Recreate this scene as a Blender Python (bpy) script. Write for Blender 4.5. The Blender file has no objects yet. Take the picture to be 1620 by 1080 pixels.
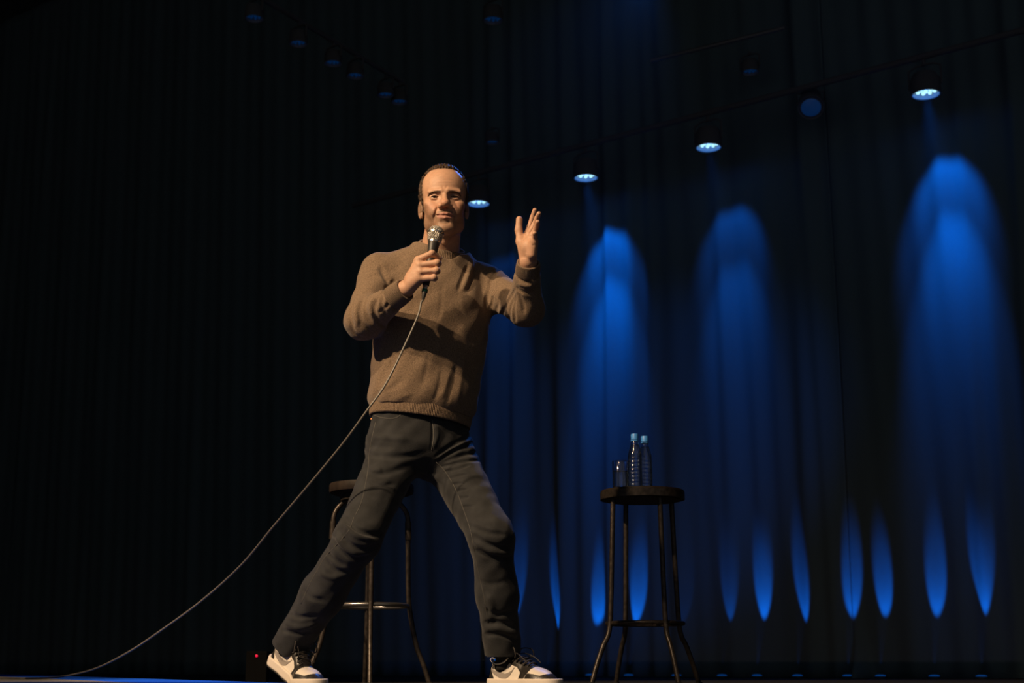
import bpy, bmesh, math, random
import numpy as np
from mathutils import Vector, Matrix
from concurrent.futures import ThreadPoolExecutor

random.seed(7)
SC = bpy.context.scene
COL = SC.collection

# ------------------------------------------------------------------ camera
CAM_H = 0.0635                       # lens just above the stage floor
FPX = 2250.0                         # 50 mm on a 36 mm sensor, 1620 px wide
PITCH = math.atan(518.0 / FPX)
cam_d = bpy.data.cameras.new('camera')
cam_d.lens = 50.0
cam_d.sensor_width = 36.0
cam_d.clip_start = 0.05
cam_d.clip_end = 200
cam_d.dof.use_dof = True
cam_d.dof.focus_distance = 4.70
cam_d.dof.aperture_fstop = 5.0
cam = bpy.data.objects.new('camera', cam_d)
COL.objects.link(cam)
cam.location = (0, 0, CAM_H)
cam.rotation_euler = (math.pi / 2 + PITCH, 0, 0)
SC.camera = cam
CP, SP = math.cos(PITCH), math.sin(PITCH)

# ------------------------------------------------------------------ world, exposure
world = bpy.data.worlds.new('dark_hall')
SC.world = world
world.use_nodes = True
bgn = world.node_tree.nodes['Background']
bgn.inputs[0].default_value = (1.0, 1.0, 1.02, 1)
bgn.inputs[1].default_value = 0.085
SC.view_settings.view_transform = 'Standard'
SC.view_settings.look = 'None'
SC.view_settings.gamma = 1.0
SC.view_settings.use_curve_mapping = False
SC.view_settings.exposure = 0.0

WARM = (1.0, 0.70, 0.42)
BLUE = (0.0, 0.19, 1.0)


def spot(name, loc, target, energy, color, angle, blend=0.3, radius=0.05):
    d = bpy.data.lights.new(name, 'SPOT')
    d.energy = energy
    d.color = color
    d.spot_size = math.radians(angle)
    d.spot_blend = blend
    d.shadow_soft_size = radius
    o = bpy.data.objects.new(name, d)
    COL.objects.link(o)
    o.location = loc
    o.rotation_euler = (Vector(target) - Vector(loc)).to_track_quat('-Z', 'Y').to_euler()
    return o


# follow spots over the audience (camera left), warm; added fill for the deck; blue back light from the rear truss
spot('front_spot_light', (-4.6, 0.9, 4.6), (-0.15, 4.75, 0.85), 1950, WARM, 26, 0.3, 0.09)
spot('front_spot_light', (-2.9, 0.5, 5.6), (-0.15, 4.75, 0.85), 950, WARM, 27, 0.3, 0.09)
spot('added_deck_fill', (-4.2, -0.8, 4.8), (-2.1, 5.0, 0.0), 1300, WARM, 21, 0.5, 0.09)  # added out of view to brighten the grey deck
spot('back_light', (0.95, 8.9, 4.7), (-0.15, 4.7, 1.3), 420, (0.02, 0.22, 1.0), 22, 0.4, 0.08)

spot('added_blue_wash', (3.6, 0.6, 5.6), (0.98, 10.9, 1.75), 640, BLUE, 16, 0.7, 0.1)  # unseen wash, added to lift the curtain between the beams


def W(px, py, Y):
    dx = (px - 810.0) / FPX
    dy = (540.0 - py) / FPX
    t = Y / (CP - dy * SP)
    return np.array([dx * t, Y, CAM_H + (SP + dy * CP) * t])


def ray(px, py):
    dx = (px - 810.0) / FPX
    dy = (540.0 - py) / FPX
    d = np.array([dx, CP - dy * SP, SP + dy * CP])
    return d / np.linalg.norm(d)


def on_height(px, py, z):
    d = ray(px, py)
    t = (z - CAM_H) / d[2]
    return np.array([0, 0, CAM_H]) + d * t


def on_plane(px, py, p0, n):
    d = ray(px, py)
    o = np.array([0, 0, CAM_H])
    t = np.dot(np.array(p0) - o, n) / np.dot(d, n)
    return o + d * t


# ------------------------------------------------------------------ materials
MATS = {}


def mat(name, color, rough=0.5, metal=0.0, spec=0.5, noise=None, bump=None, trans=0.0, ior=1.45,
        emit=None, coat=0.0, sheen=0.0, sss=0.0, vcol=False, alpha=None):
    if name in MATS:
        return MATS[name]
    m = bpy.data.materials.new(name)
    m.use_nodes = True
    nt = m.node_tree
    b = nt.nodes['Principled BSDF']
    b.inputs['Base Color'].default_value = (*color, 1)
    b.inputs['Roughness'].default_value = rough
    b.inputs['Metallic'].default_value = metal
    b.inputs['Specular IOR Level'].default_value = spec
    b.inputs['IOR'].default_value = ior
    b.inputs['Transmission Weight'].default_value = trans
    if coat:
        b.inputs['Coat Weight'].default_value = coat
        b.inputs['Coat Roughness'].default_value = 0.09
        b.inputs['Coat IOR'].default_value = 1.55
    if sheen:
        b.inputs['Sheen Weight'].default_value = sheen
        b.inputs['Sheen Roughness'].default_value = 0.5
    if sss:
        b.inputs['Subsurface Weight'].default_value = sss
        b.inputs['Subsurface Radius'].default_value = (0.012, 0.005, 0.003)
        b.inputs['Subsurface Scale'].default_value = 0.6
    if emit:
        b.inputs['Emission Color'].default_value = (*emit[0], 1)
        b.inputs['Emission Strength'].default_value = emit[1]
    src = None
    if vcol:
        vc = nt.nodes.new('ShaderNodeVertexColor')
        vc.layer_name = 'Col'
        src = vc.outputs['Color']
        nt.links.new(src, b.inputs['Base Color'])
    tc = nt.nodes.new('ShaderNodeTexCoord')
    if noise:
        # noise = (scale xyz, amount, detail): mottles the base colour
        sc, amt, det = noise
        mp = nt.nodes.new('ShaderNodeMapping')
        mp.inputs['Scale'].default_value = sc
        nt.links.new(tc.outputs['Object'], mp.inputs['Vector'])
        nz = nt.nodes.new('ShaderNodeTexNoise')
        nz.inputs['Scale'].default_value = 1.0
        nz.inputs['Detail'].default_value = det
        nt.links.new(mp.outputs['Vector'], nz.inputs['Vector'])
        mr = nt.nodes.new('ShaderNodeMapRange')
        mr.inputs['From Min'].default_value = 0.3
        mr.inputs['From Max'].default_value = 0.7
        mr.inputs['To Min'].default_value = 1 - amt
        mr.inputs['To Max'].default_value = 1 + amt
        nt.links.new(nz.outputs['Fac'], mr.inputs['Value'])
        mx = nt.nodes.new('ShaderNodeVectorMath')
        mx.operation = 'SCALE'
        if src is not None:
            nt.links.new(src, mx.inputs[0])
        else:
            mx.inputs[0].default_value = color
        nt.links.new(mr.outputs['Result'], mx.inputs['Scale'])
        nt.links.new(mx.outputs['Vector'], b.inputs['Base Color'])
    if bump:
        # bump = (scale xyz, distance, detail)
        sc, dist, det = bump
        mp = nt.nodes.new('ShaderNodeMapping')
        mp.inputs['Scale'].default_value = sc
        nt.links.new(tc.outputs['Object'], mp.inputs['Vector'])
        nz = nt.nodes.new('ShaderNodeTexNoise')
        nz.inputs['Scale'].default_value = 1.0
        nz.inputs['Detail'].default_value = det
        nt.links.new(mp.outputs['Vector'], nz.inputs['Vector'])
        bp = nt.nodes.new('ShaderNodeBump')
        bp.inputs['Strength'].default_value = 1.0
        bp.inputs['Distance'].default_value = dist
        nt.links.new(nz.outputs['Fac'], bp.inputs['Height'])
        nt.links.new(bp.outputs['Normal'], b.inputs['Normal'])
    MATS[name] = m
    return m


# ------------------------------------------------------------------ object helpers
def link_mesh(name, verts, faces, material, parent=None, smooth=True):
    me = bpy.data.meshes.new(name)
    verts = np.asarray(verts, dtype=np.float64)
    if isinstance(faces, np.ndarray):
        nf, k = faces.shape
        me.vertices.add(len(verts))
        me.vertices.foreach_set('co', verts.ravel())
        me.loops.add(nf * k)
        me.loops.foreach_set('vertex_index', faces.ravel().astype(np.int32))
        me.polygons.add(nf)
        me.polygons.foreach_set('loop_start', np.arange(0, nf * k, k, dtype=np.int32))
        me.update(calc_edges=True)
    else:
        me.from_pydata([tuple(v) for v in verts], [], faces)
        me.update()
    if smooth:
        me.polygons.foreach_set('use_smooth', np.ones(len(me.polygons), dtype=bool))
    if material is not None:
        me.materials.append(material)
    o = bpy.data.objects.new(name, me)
    COL.objects.link(o)
    if parent is not None:
        o.parent = parent
    return o


def thing(name, loc, label, cat, group=None, rz=0.0):
    o = bpy.data.objects.new(name, None)
    o.empty_display_size = 0.1
    COL.objects.link(o)
    o.location = loc
    o.rotation_euler = (0, 0, rz)
    tag(o, label, cat, group)
    return o


def tag(o, label, cat, group=None):
    o['label'] = label
    o['category'] = cat
    if group:
        o['group'] = group
    return o


class MB:
    """collects verts and faces of one part"""

    def __init__(self):
        self.v = []
        self.f = []

    def add(self, v, f):
        n = len(self.v)
        self.v += [tuple(float(c) for c in p) for p in v]
        self.f += [tuple(i + n for i in q) for q in f]
        return self

    def lathe(self, prof, seg=32, center=(0, 0, 0), close=False, caps=(True, True)):
        v, f = [], []
        n = len(prof)
        for (r, z) in prof:
            for s in range(seg):
                a = 2 * math.pi * s / seg
                v.append((center[0] + r * math.cos(a), center[1] + r * math.sin(a), center[2] + z))
        m = n if close else n - 1
        for i in range(m):
            j = (i + 1) % n
            for s in range(seg):
                t = (s + 1) % seg
                f.append((i * seg + s, i * seg + t, j * seg + t, j * seg + s))
        if not close:
            if prof[0][0] > 1e-6 and caps[0]:
                f.append(tuple(reversed(range(seg))))
            if prof[-1][0] > 1e-6 and caps[1]:
                f.append(tuple((n - 1) * seg + s for s in range(seg)))
        return self.add(v, f)

    def tube(self, pts, r, seg=10, closed=False, caps=True):
        P = [np.array(p, float) for p in pts]
        n = len(P)
        rs = r if hasattr(r, '__len__') else [r] * n
        v, f = [], []
        up = np.array([0.0, 0.0, 1.0])
        prev = None
        for i in range(n):
            if closed:
                t = P[(i + 1) % n] - P[i - 1]
            else:
                t = P[min(i + 1, n - 1)] - P[max(i - 1, 0)]
            t = t / (np.linalg.norm(t) + 1e-12)
            if prev is None:
                a = up if abs(t[2]) < 0.9 else np.array([1.0, 0, 0])
                x = np.cross(t, a)
            else:
                x = prev - t * np.dot(prev, t)
            x = x / (np.linalg.norm(x) + 1e-12)
            prev = x
            y = np.cross(t, x)
            for s in range(seg):
                a = 2 * math.pi * s / seg
                v.append(P[i] + rs[i] * (math.cos(a) * x + math.sin(a) * y))
        m = n if closed else n - 1
        for i in range(m):
            j = (i + 1) % n
            for s in range(seg):
                t = (s + 1) % seg
                f.append((i * seg + s, i * seg + t, j * seg + t, j * seg + s))
        if caps and not closed:
            f.append(tuple(reversed(range(seg))))
            f.append(tuple((n - 1) * seg + s for s in range(seg)))
        return self.add(v, f)

    def box(self, c, s):
        x, y, z = c
        a, b, d = s[0] / 2, s[1] / 2, s[2] / 2
        v = [(x + i * a, y + j * b, z + k * d) for i in (-1, 1) for j in (-1, 1) for k in (-1, 1)]
        f = [(0, 1, 3, 2), (4, 6, 7, 5), (0, 4, 5, 1), (2, 3, 7, 6), (0, 2, 6, 4), (1, 5, 7, 3)]
        return self.add(v, f)

    def xform(self, M):
        self.v = [tuple(M @ Vector(p)) for p in self.v]
        return self

    def build(self, name, material, parent=None, smooth=True, bevel=0.0):
        o = link_mesh(name, self.v, self.f, material, parent, smooth)
        if bevel:
            md = o.modifiers.new('bevel', 'BEVEL')
            md.width = bevel
            md.segments = 2
            md.limit_method = 'ANGLE'
        if smooth:
            try:
                o.data.set_sharp_from_angle(angle=math.radians(40))
            except Exception:
                pass
        return o


def spline(pts, n=8, closed=False):
    P = [np.array(p, float) for p in pts]
    out = []
    m = len(P)
    rng = range(m if closed else m - 1)
    for i in rng:
        if closed:
            p0, p1, p2, p3 = P[i - 1], P[i], P[(i + 1) % m], P[(i + 2) % m]
        else:
            p1, p2 = P[i], P[i + 1]
            p0 = P[i - 1] if i > 0 else 2 * p1 - p2
            p3 = P[i + 2] if i + 2 < m else 2 * p2 - p1
        for k in range(n):
            t = k / n
            out.append(0.5 * ((2 * p1) + (-p0 + p2) * t + (2 * p0 - 5 * p1 + 4 * p2 - p3) * t * t
                              + (-p0 + 3 * p1 - 3 * p2 + p3) * t ** 3))
    if not closed:
        out.append(P[-1])
    return out

# ------------------------------------------------------------------ stage floor and deck
M_FLOOR = mat('black_stage_floor', (0.012, 0.012, 0.013), 0.75, noise=((3, 3, 3), 0.3, 4), bump=((40, 40, 40), 0.001, 3))
fl = MB()
fl.box((0, 8.5, -0.05), (26, 21, 0.1))
o = fl.build('floor', M_FLOOR, smooth=False)
o['kind'] = 'structure'
o['label'] = 'matte black stage floor'

# low grey deck at the camera-left edge of the stage with a blue light pool painted along it
DZ = 0.030
e_far = on_height(0, 1066, DZ)
e_near = on_height(420, 1079, DZ)
ed = (e_near - e_far) / np.linalg.norm(e_near - e_far)
far2 = e_far - ed * 2.0
near2 = e_near + ed * 2.2
perp = np.array([-ed[1], ed[0], 0.0])
if perp[0] > 0:
    perp = -perp


def slab(name, a, b, w0, w1, z0, z1, material):
    """slab between two lines parallel to a-b at offsets w0..w1 along perp"""
    A, B, C, D = a + perp * w0, b + perp * w0, b + perp * w1, a + perp * w1
    v = [(*p[:2], z) for z in (z0, z1) for p in (A, B, C, D)]
    f = [(0, 1, 2, 3), (7, 6, 5, 4), (0, 4, 5, 1), (1, 5, 6, 2), (2, 6, 7, 3), (3, 7, 4, 0)]
    return MB().add(v, f).build(name, material, smooth=False)


deck = slab('stage_deck', far2, near2, 0.32, 5.0, 0.0, DZ,
            mat('grey_deck', (0.20, 0.19, 0.18), 0.8, noise=((14, 14, 14), 0.25, 4)))
tag(deck, 'low grey stage deck that the microphone cable trails over', 'stage deck')
blue_pool = slab('painted_light_pool', far2, near2, 0.0, 0.318, 0.0, DZ, mat('painted_blue_light', (0.0, 0.10, 0.85), 0.6))  # blue stage light on the floor, put into this strip's colour
tag(blue_pool, 'pool of blue light painted as a strip along the edge of the grey stage deck', 'painted light')

# ------------------------------------------------------------------ dark hall around the stage (open to the audience side)
M_WALL = mat('black_wall', (0.03, 0.03, 0.03), 0.9, noise=((2, 2, 2), 0.2, 3))
for nm, c, s in (('wall_back', (0, 19.2, 4.3), (26, 0.2, 8.8)), ('wall_left', (-13.1, 8.5, 4.3), (0.2, 21.4, 8.8)),
                 ('wall_right', (13.1, 8.5, 4.3), (0.2, 21.4, 8.8)), ('ceiling', (0, 8.5, 8.8), (26.4, 21.4, 0.2))):
    o = MB().box(c, s).build(nm, M_WALL, smooth=False)
    o['kind'] = 'structure'
    o['label'] = 'unlit black ' + nm.split('_')[0] + ' of the theatre'

# ------------------------------------------------------------------ rear curtain
TR_Z = 4.0                                         # height of the lit LED pars
par_px = [(757, 323), (927, 282), (1121, 234), (1465, 150)]
par_pos = [on_height(x, y, TR_Z) for (x, y) in par_px]
td = par_pos[3] - par_pos[1]
td[2] = 0
td = td / np.linalg.norm(td)                       # along truss and curtain, to the camera right
tn = np.array([td[1], -td[0], 0.0])                # towards the audience
if tn[1] > 0:
    tn = -tn
CUR_D = 0.45
cur0 = par_pos[3] - tn * CUR_D


def cur_s(px, py=900):
    p = on_plane(px, py, cur0, tn)
    return float(np.dot(p - cur0, td))


fold_px = [-90, -40, 15, 70, 130, 185, 245, 300, 352, 398, 452, 500, 548, 604, 655, 700, 738, 776, 818, 852, 893, 930, 968, 1008, 1040, 1078, 1112,
           1160, 1205, 1243, 1286, 1318, 1352, 1400, 1440, 1481, 1520, 1560, 1604, 1650, 1700]
rnd = random.Random(3)
folds = [(cur_s(x), rnd.choice((0.012, 0.03, 0.05)) * (0.3 if x < 745 else 1.0), rnd.uniform(0.05, 0.09), rnd.uniform(-0.02, 0.02)) for x in fold_px]


def cur_off(s, z):
    """how far the cloth stands proud towards the audience"""
    k = 0.75 + 0.55 * np.clip(1 - z / 3.0, 0, 1)
    out = np.zeros_like(s)
    for (c, a, w, dr) in folds:
        cc = c + dr * (z - 1.0)
        out += a * k * np.exp(-((s - cc) / w) ** 2)
    out += 0.012 * np.sin(s * 9.1 + z * 0.7) + 0.006 * np.sin(s * 31 + z * 1.3)
    return out


M_CUR = mat('velour_curtain', (0.10, 0.15, 0.17), 1.0, spec=0.0, bump=((60, 60, 22), 0.0012, 4))
CUR_TOP = 8.3


def curtain(name, s0, s1, back, label, tail=False):
    ns = int((s1 - s0) / 0.016)
    nz = 70
    S, Z = np.meshgrid(np.linspace(s0, s1, ns), np.linspace(0.004, CUR_TOP, nz), indexing='ij')
    O = cur_off(S, Z) - back
    if tail:
        w = np.exp(-((S - s0) / 0.10) ** 2) * np.clip(1 - Z / 0.28, 0, 1) ** 2
        O = O + 0.30 * w
        S = S + 0.10 * w
    P = cur0[None, None, :] + S[..., None] * td + O[..., None] * tn
    P[..., 2] = Z
    v = P.reshape(-1, 3)
    ii, jj = np.meshgrid(np.arange(ns - 1), np.arange(nz - 1), indexing='ij')
    a = (ii * nz + jj).ravel()
    f = np.stack([a, a + nz, a + nz + 1, a + 1], 1)
    o = link_mesh(name, v, f, M_CUR)
    md = o.modifiers.new('thickness', 'SOLIDIFY')
    md.thickness = 0.004
    tag(o, label, 'curtain', 'rear stage curtain')
    return o


s_split = cur_s(1345)
curtain('stage_curtain', cur_s(-120), s_split, 0.0, 'wide velour stage curtain behind the man and the bottle stool')
curtain('stage_curtain', s_split + 0.003, cur_s(1760), 0.0, 'velour curtain panel with a hem tail spilling onto the floor', True)

# ------------------------------------------------------------------ overhead pipes
M_PIPE = mat('black_pipe', (0.11, 0.11, 0.115), 0.8, spec=0.1)


def pipe(px0, px1, z, r, label, ext=0.0):
    a = on_height(*px0, z)
    b = on_height(*px1, z)
    d = (b - a) / np.linalg.norm(b - a)
    a, b = a - d * ext, b + d * ext
    m = MB().tube([a, b], r, 12)
    o = m.build('lighting_pipe', M_PIPE)
    tag(o, label, 'pipe')
    return a, b


pa = par_pos[0] - td * 1.5 + np.array([0, 0, 0.289])
pb = par_pos[3] + td * 2.5 + np.array([0, 0, 0.289])
o = MB().tube([pa, pb], 0.024, 12).build('lighting_pipe', M_PIPE)
tag(o, 'black pipe that the bright blue LED spotlights hang from', 'pipe')
M_PIPE2 = mat('worn_steel_pipe', (0.22, 0.22, 0.23), 0.4, metal=0.6)
for p0, p1, lab in (((1030, 96), (1242, 44), 'upper steel lighting pipe faintly lit blue'),
                    ((1060, 172), (1425, 75), 'lower steel lighting pipe above the round unlit lamp')):
    a, b = on_height(*p0, 4.75), on_height(*p1, 4.75)
    o = MB().tube([a, b], 0.018, 10).build('lighting_pipe', M_PIPE2)
    tag(o, lab, 'pipe')

# ------------------------------------------------------------------ LED pars
M_CAN = mat('black_can', (0.10, 0.10, 0.105), 0.8, spec=0.1)
M_CANIN = mat('can_inner', (0.30, 0.30, 0.32), 0.5)
M_LED = mat('led_lit', (0.1, 0.2, 0.3), 0.3, emit=((0.36, 0.70, 0.78), 1.5))
M_LEDDIM = mat('led_dim', (0.05, 0.1, 0.2), 0.3, emit=((0.0, 0.15, 0.62), 0.06))
SHARE = {}


def shared(key, fn, name, material, parent):
    """alike pieces share one mesh"""
    if key not in SHARE:
        o = fn().build(name, material, parent)
        SHARE[key] = o.data
        return o
    o = bpy.data.objects.new(name, SHARE[key])
    COL.objects.link(o)
    o.parent = parent
    return o


def led_par(pos, label, group, R=0.105, lit=True, tilt=(0, 0), clamp_to=None):
    t = thing('led_spotlight', pos, label, 'spotlight', group)
    t.rotation_euler = (tilt[0], tilt[1], math.atan2(td[1], td[0]))
    k = R / 0.105
    key = ('par', R)
    shared((key, 'can'), lambda: MB().lathe([(R, 0), (R, .11 * k), (R * .75, .155 * k), (R * .35, .17 * k), (0.0, .172 * k)], 32, caps=(False, True)),
           'housing', M_CAN, t)
    shared((key, 'in'), lambda: MB().lathe([(R * .98, .002), (R * .90, .0), (R * .86, .004), (R * .84, .042 * k), (0.0, .044 * k)], 32, caps=(False, True)),
           'reflector', M_CANIN, t)
    spots_ = [(0.0, 0.0)] + [(.30 * R * math.cos(a), .30 * R * math.sin(a)) for a in np.arange(4) * math.pi / 2 + .4] + \
             [(.62 * R * math.cos(a), .62 * R * math.sin(a)) for a in np.arange(9) * 2 * math.pi / 9 + .1]
    for (x, y) in spots_:
        o = shared((key, 'led', lit), lambda: MB().lathe([(0.0, -.010 * k), (.010 * k, -.008 * k), (.0145 * k, 0), (.0145 * k, .008 * k)], 14),
                   'led_lens', M_LED if lit else M_LEDDIM, t)
        o.location = (x, y, .034 * k)
    # yoke and clamp

    def yoke():
        m = MB()
        m.tube([(-R - .012, 0, .06 * k), (-R - .012, 0, .20 * k), (-R * .6, 0, .225 * k), (R * .6, 0, .225 * k), (R + .012, 0, .20 * k), (R + .012, 0, .06 * k)], .008, 8)
        return m
    shared((key, 'yoke'), yoke, 'yoke', M_CAN, t)
    shared((key, 'clamp'), lambda: MB().tube([(0, 0, .22 * k), (0, 0, .262 * k)], .014, 8), 'clamp', M_CAN, t)
    return t


names = ['lit blue LED spotlight beside the man\'s head', 'lit blue LED spotlight second along the pipe from the man',
         'lit blue LED spotlight third along the pipe from the man', 'lit blue LED spotlight at the far end of the pipe from the man']
beam_e = [7, 72, 27, 72]
for i, p in enumerate(par_pos):
    led_par(p, names[i], 'lit LED spotlights on the rear pipe')
    dn = Vector((0, 0, -1))
    tg = cur0 + td * (float(np.dot(p - cur0, td)) - 0.05)
    # main beam grazing down the cloth, plus the spill inside the can
    src = p + np.array([0, 0, -0.01])
    spot('led_beam', src, (tg[0], tg[1], TR_Z - 0.72), beam_e[i], BLUE, 46, 0.7, 0.03)
    spot('led_beam', src, (tg[0], tg[1], TR_Z - 1.45), beam_e[i] * 3.8, BLUE, 29, 1.0, 0.03)
    d = bpy.data.lights.new('led_spill', 'POINT')
    d.energy = 0.35
    d.color = BLUE
    d.shadow_soft_size = 0.02
    lo = bpy.data.objects.new('led_spill', d)
    COL.objects.link(lo)
    lo.location = p + np.array([0, 0, 0.012])

# unlit round lamp between the third and fourth spotlight
q = on_height(1283, 170, 4.15)
t = thing('can_lamp', q, 'unlit round can lamp with a painted blue glint hanging between two lit spotlights', 'stage lamp')
aim = (Vector((0, 0, 1.0)) - Vector(q)).normalized()
aim = (aim * 0.55 + Vector((0, 0, -1)) * 0.45).normalized()
t.rotation_euler = aim.to_track_quat('-Z', 'Y').to_euler()
MB().lathe([(.085, .0), (.088, .10), (.07, .20), (.03, .24), (0, .245)], 28).build('housing', M_CAN, t)
MB().lathe([(.088, 0), (.097, -.004), (.097, .012), (.088, .014)], 28, close=True).build('rim', mat('rim_blue', (.12, .12, .13), .5), t)
MB().lathe([(0, -.022), (.03, -.020), (.058, -.012), (.078, .003), (.078, .010)], 28).build(
    'lens', mat('lens_painted_glint', (.10, .12, .16), .25, emit=((0.0, 0.16, 0.75), 0.055)), t)  # blue reflection on the unlit lens, painted in as weak emission
MB().tube([(-.1, 0, .08), (-.1, 0, .24), (.1, 0, .24), (.1, 0, .08)], .008, 8).build('yoke', M_CAN, t)

# faintly glowing fixtures of the side row and the odd ones
dim = [(402, 30, .09), (472, 70, .09), (527, 101, .10), (562, 121, .11), (610, 151, .09), (632, 162, .08)]
for (x, y, R) in dim:
    led_par(on_height(x, y, 4.7), 'small dim blue spotlight in the side row under the dark ceiling', 'dim side row spotlights', .07, False)
led_par(on_height(780, 33, 5.3), 'larger dim blue spotlight alone under the dark ceiling', None, 0.085, False)
led_par(on_height(1187, 115, 4.6), 'dim blue spotlight hanging between the two steel pipes', None, 0.07, False)
led_par(on_height(779, 226, 4.6), 'dim blue spotlight above the raised hand', None, 0.06, False)
a, b = on_height(402, 30, 4.7), on_height(632, 162, 4.7)
a, b = a - .06 * (b - a), b + .03 * (b - a)
a[2] = b[2] = 4.7 + .262 * .07 / .105 + .0205
o = MB().tube([a, b], 0.02, 10).build('lighting_pipe', M_PIPE)
tag(o, 'black side pipe carrying the row of small dim spotlights', 'pipe')

# ------------------------------------------------------------------ floor uplights along the curtain
lamp_px = [815, 880, 945, 1012, 1085, 1157, 1208, 1276, 1351, 1403, 1487, 1564]
lamp_e = [85, 105, 125, 125, 5, 32, 115, 85, 100, 95, 100, 105]
M_LB = mat('lamp_body', (0.02, 0.02, 0.02), 0.5)
M_LL = mat('lamp_lens', (0.1, 0.15, 0.25), 0.25, emit=((0.0, 0.17, 0.8), 0.16))
for i, x in enumerate(lamp_px):
    s = cur_s(x + 5, 1071)
    off = float(cur_off(np.array([s]), np.array([0.5]))[0])
    p = cur0 + td * s + tn * (off + 0.15)
    p[2] = 0
    t = thing('floor_uplight', p, 'small blue floor uplight in the row at the foot of the curtain', 'floor light', 'floor uplights along the curtain',
              math.atan2(td[1], td[0]))
    shared(('up', 'b'), lambda: MB().lathe([(.045, 0), (.045, .012), (.04, .016), (.0, .016)], 20), 'base', M_LB, t)
    shared(('up', 'l'), lambda: MB().lathe([(.037, .016), (.034, .022), (.02, .026), (0, .027)], 20), 'lens', M_LL, t)
    spot('uplight_beam', (p[0], p[1], 0.03), (p[0] - tn[0] * 0.15, p[1] - tn[1] * 0.15, 0.62), lamp_e[i], BLUE, 15, 0.7, 0.006)

# ------------------------------------------------------------------ bar stools
M_WOOD = mat('dark_stool_seat', (0.024, 0.017, 0.013), 0.6, spec=0.25, noise=((30, 30, 8), 0.4, 5), bump=((45, 45, 45), 0.0012, 4))
M_TUBE = mat('worn_black_tube', (0.055, 0.045, 0.038), 0.38, metal=0.55, noise=((60, 60, 60), 0.45, 4), bump=((120, 120, 60), 0.0008, 3))
M_CHROME = mat('tarnished_steel', (0.35, 0.33, 0.31), 0.28, metal=0.9)


def stool(center, H, R, phi0, ring_z, arched, label, ring_mat):
    t = thing('bar_stool', (center[0], center[1], 0), label, 'stool')
    sm = MB().lathe([(0, H - .040), (R * .90, H - .040), (R * .905, H - .034), (R * .985, H - .034), (R, H - .028), (R, H - .006), (R * .985, H), (R * .5, H + .001), (0, H + .001)], 56)
    seat = sm.build('seat', M_WOOD, t)
    if not arched:
        MB().lathe([(R * 1.001, H - .036), (R * 1.015, H - .036), (R * 1.015, H - .008), (R * 1.001, H - .008)], 56, close=True).build('seat_band', M_TUBE, seat)
    Rl = R * .93
    for k in range(4):
        a = phi0 + k * math.pi / 2
        c, s = math.cos(a), math.sin(a)
        foot = [(Rl + .085, .006), (Rl + .062, .075), (Rl + .032, .15), (Rl + .008, ring_z - .04), (Rl - .002, ring_z + .04)]
        if arched:
            prof = foot + [(Rl - .006, .50), (Rl - .008, H - .155)]
            for j in range(1, 7):
                b = j / 6 * math.pi / 2
                prof.append((Rl - .008 - .085 * (1 - math.cos(b)), H - .145 + .088 * math.sin(b)))
            prof.append((.02, H - .056))
            pts = [(r * c, r * s, z) for r, z in prof]
        else:
            pts = [(r * c, r * s, z) for r, z in foot + [(Rl - .012, .50), (Rl - .02, H - .036)]]
        leg = MB().tube(spline(pts, 4), .0098, 12).build('leg', M_TUBE, t)
        MB().lathe([(.0135, 0), (.0135, .012), (.009, .016)], 12, center=(pts[0][0], pts[0][1], 0)).build('rubber_foot', mat('rubber', (.012, .012, .012), .8), leg)
        if arched:
            MB().tube([((Rl - .006) * c, (Rl - .006) * s, H - .215), ((Rl - .008) * c, (Rl - .008) * s, H - .145)], .0128, 12).build('sleeve', M_TUBE, leg)
    rr = Rl - .006
    MB().tube([(rr * math.cos(a), rr * math.sin(a), ring_z) for a in np.linspace(0, 2 * math.pi, 56, endpoint=False)], .0088, 10, closed=True).build('foot_ring', ring_mat, t)
    if arched:
        MB().lathe([(R * .72, H - .066), (R * .74, H - .066), (R * .74, H - .038), (R * .72, H - .038)], 40, close=True).build('seat_support', M_TUBE, seat)
    return t


SY = 5.6
c1 = W(1016, 772, SY)
SH = float(W(1016, 768, SY - .165)[2])
stool(c1, SH, 0.164, math.radians(25), float(W(1020, 986, SY)[2]), False, 'dark round bar stool with two bottles and a glass on it', M_TUBE)
c2 = W(588, 768, SY)
stool(c2, float(W(588, 758, SY - .165)[2]), 0.166, math.radians(8), float(W(588, 958, SY)[2]), True,
      'dark bar stool with arched tube legs behind the man, nothing on it', M_CHROME)

# ------------------------------------------------------------------ bottles and glass
M_PET = mat('clear_plastic', (0.95, 0.98, 1.0), 0.02, trans=1.0, ior=1.12, coat=1.0)
M_WATER = mat('water', (0.95, 0.98, 1.0), 0.0, trans=1.0, ior=1.15)
M_CAP = mat('pale_cap', (0.06, 0.27, 0.72), 0.4)
M_GLASS = mat('clear_glass', (0.97, 0.98, 1.0), 0.02, trans=1.0, ior=1.15, coat=1.0)


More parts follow.
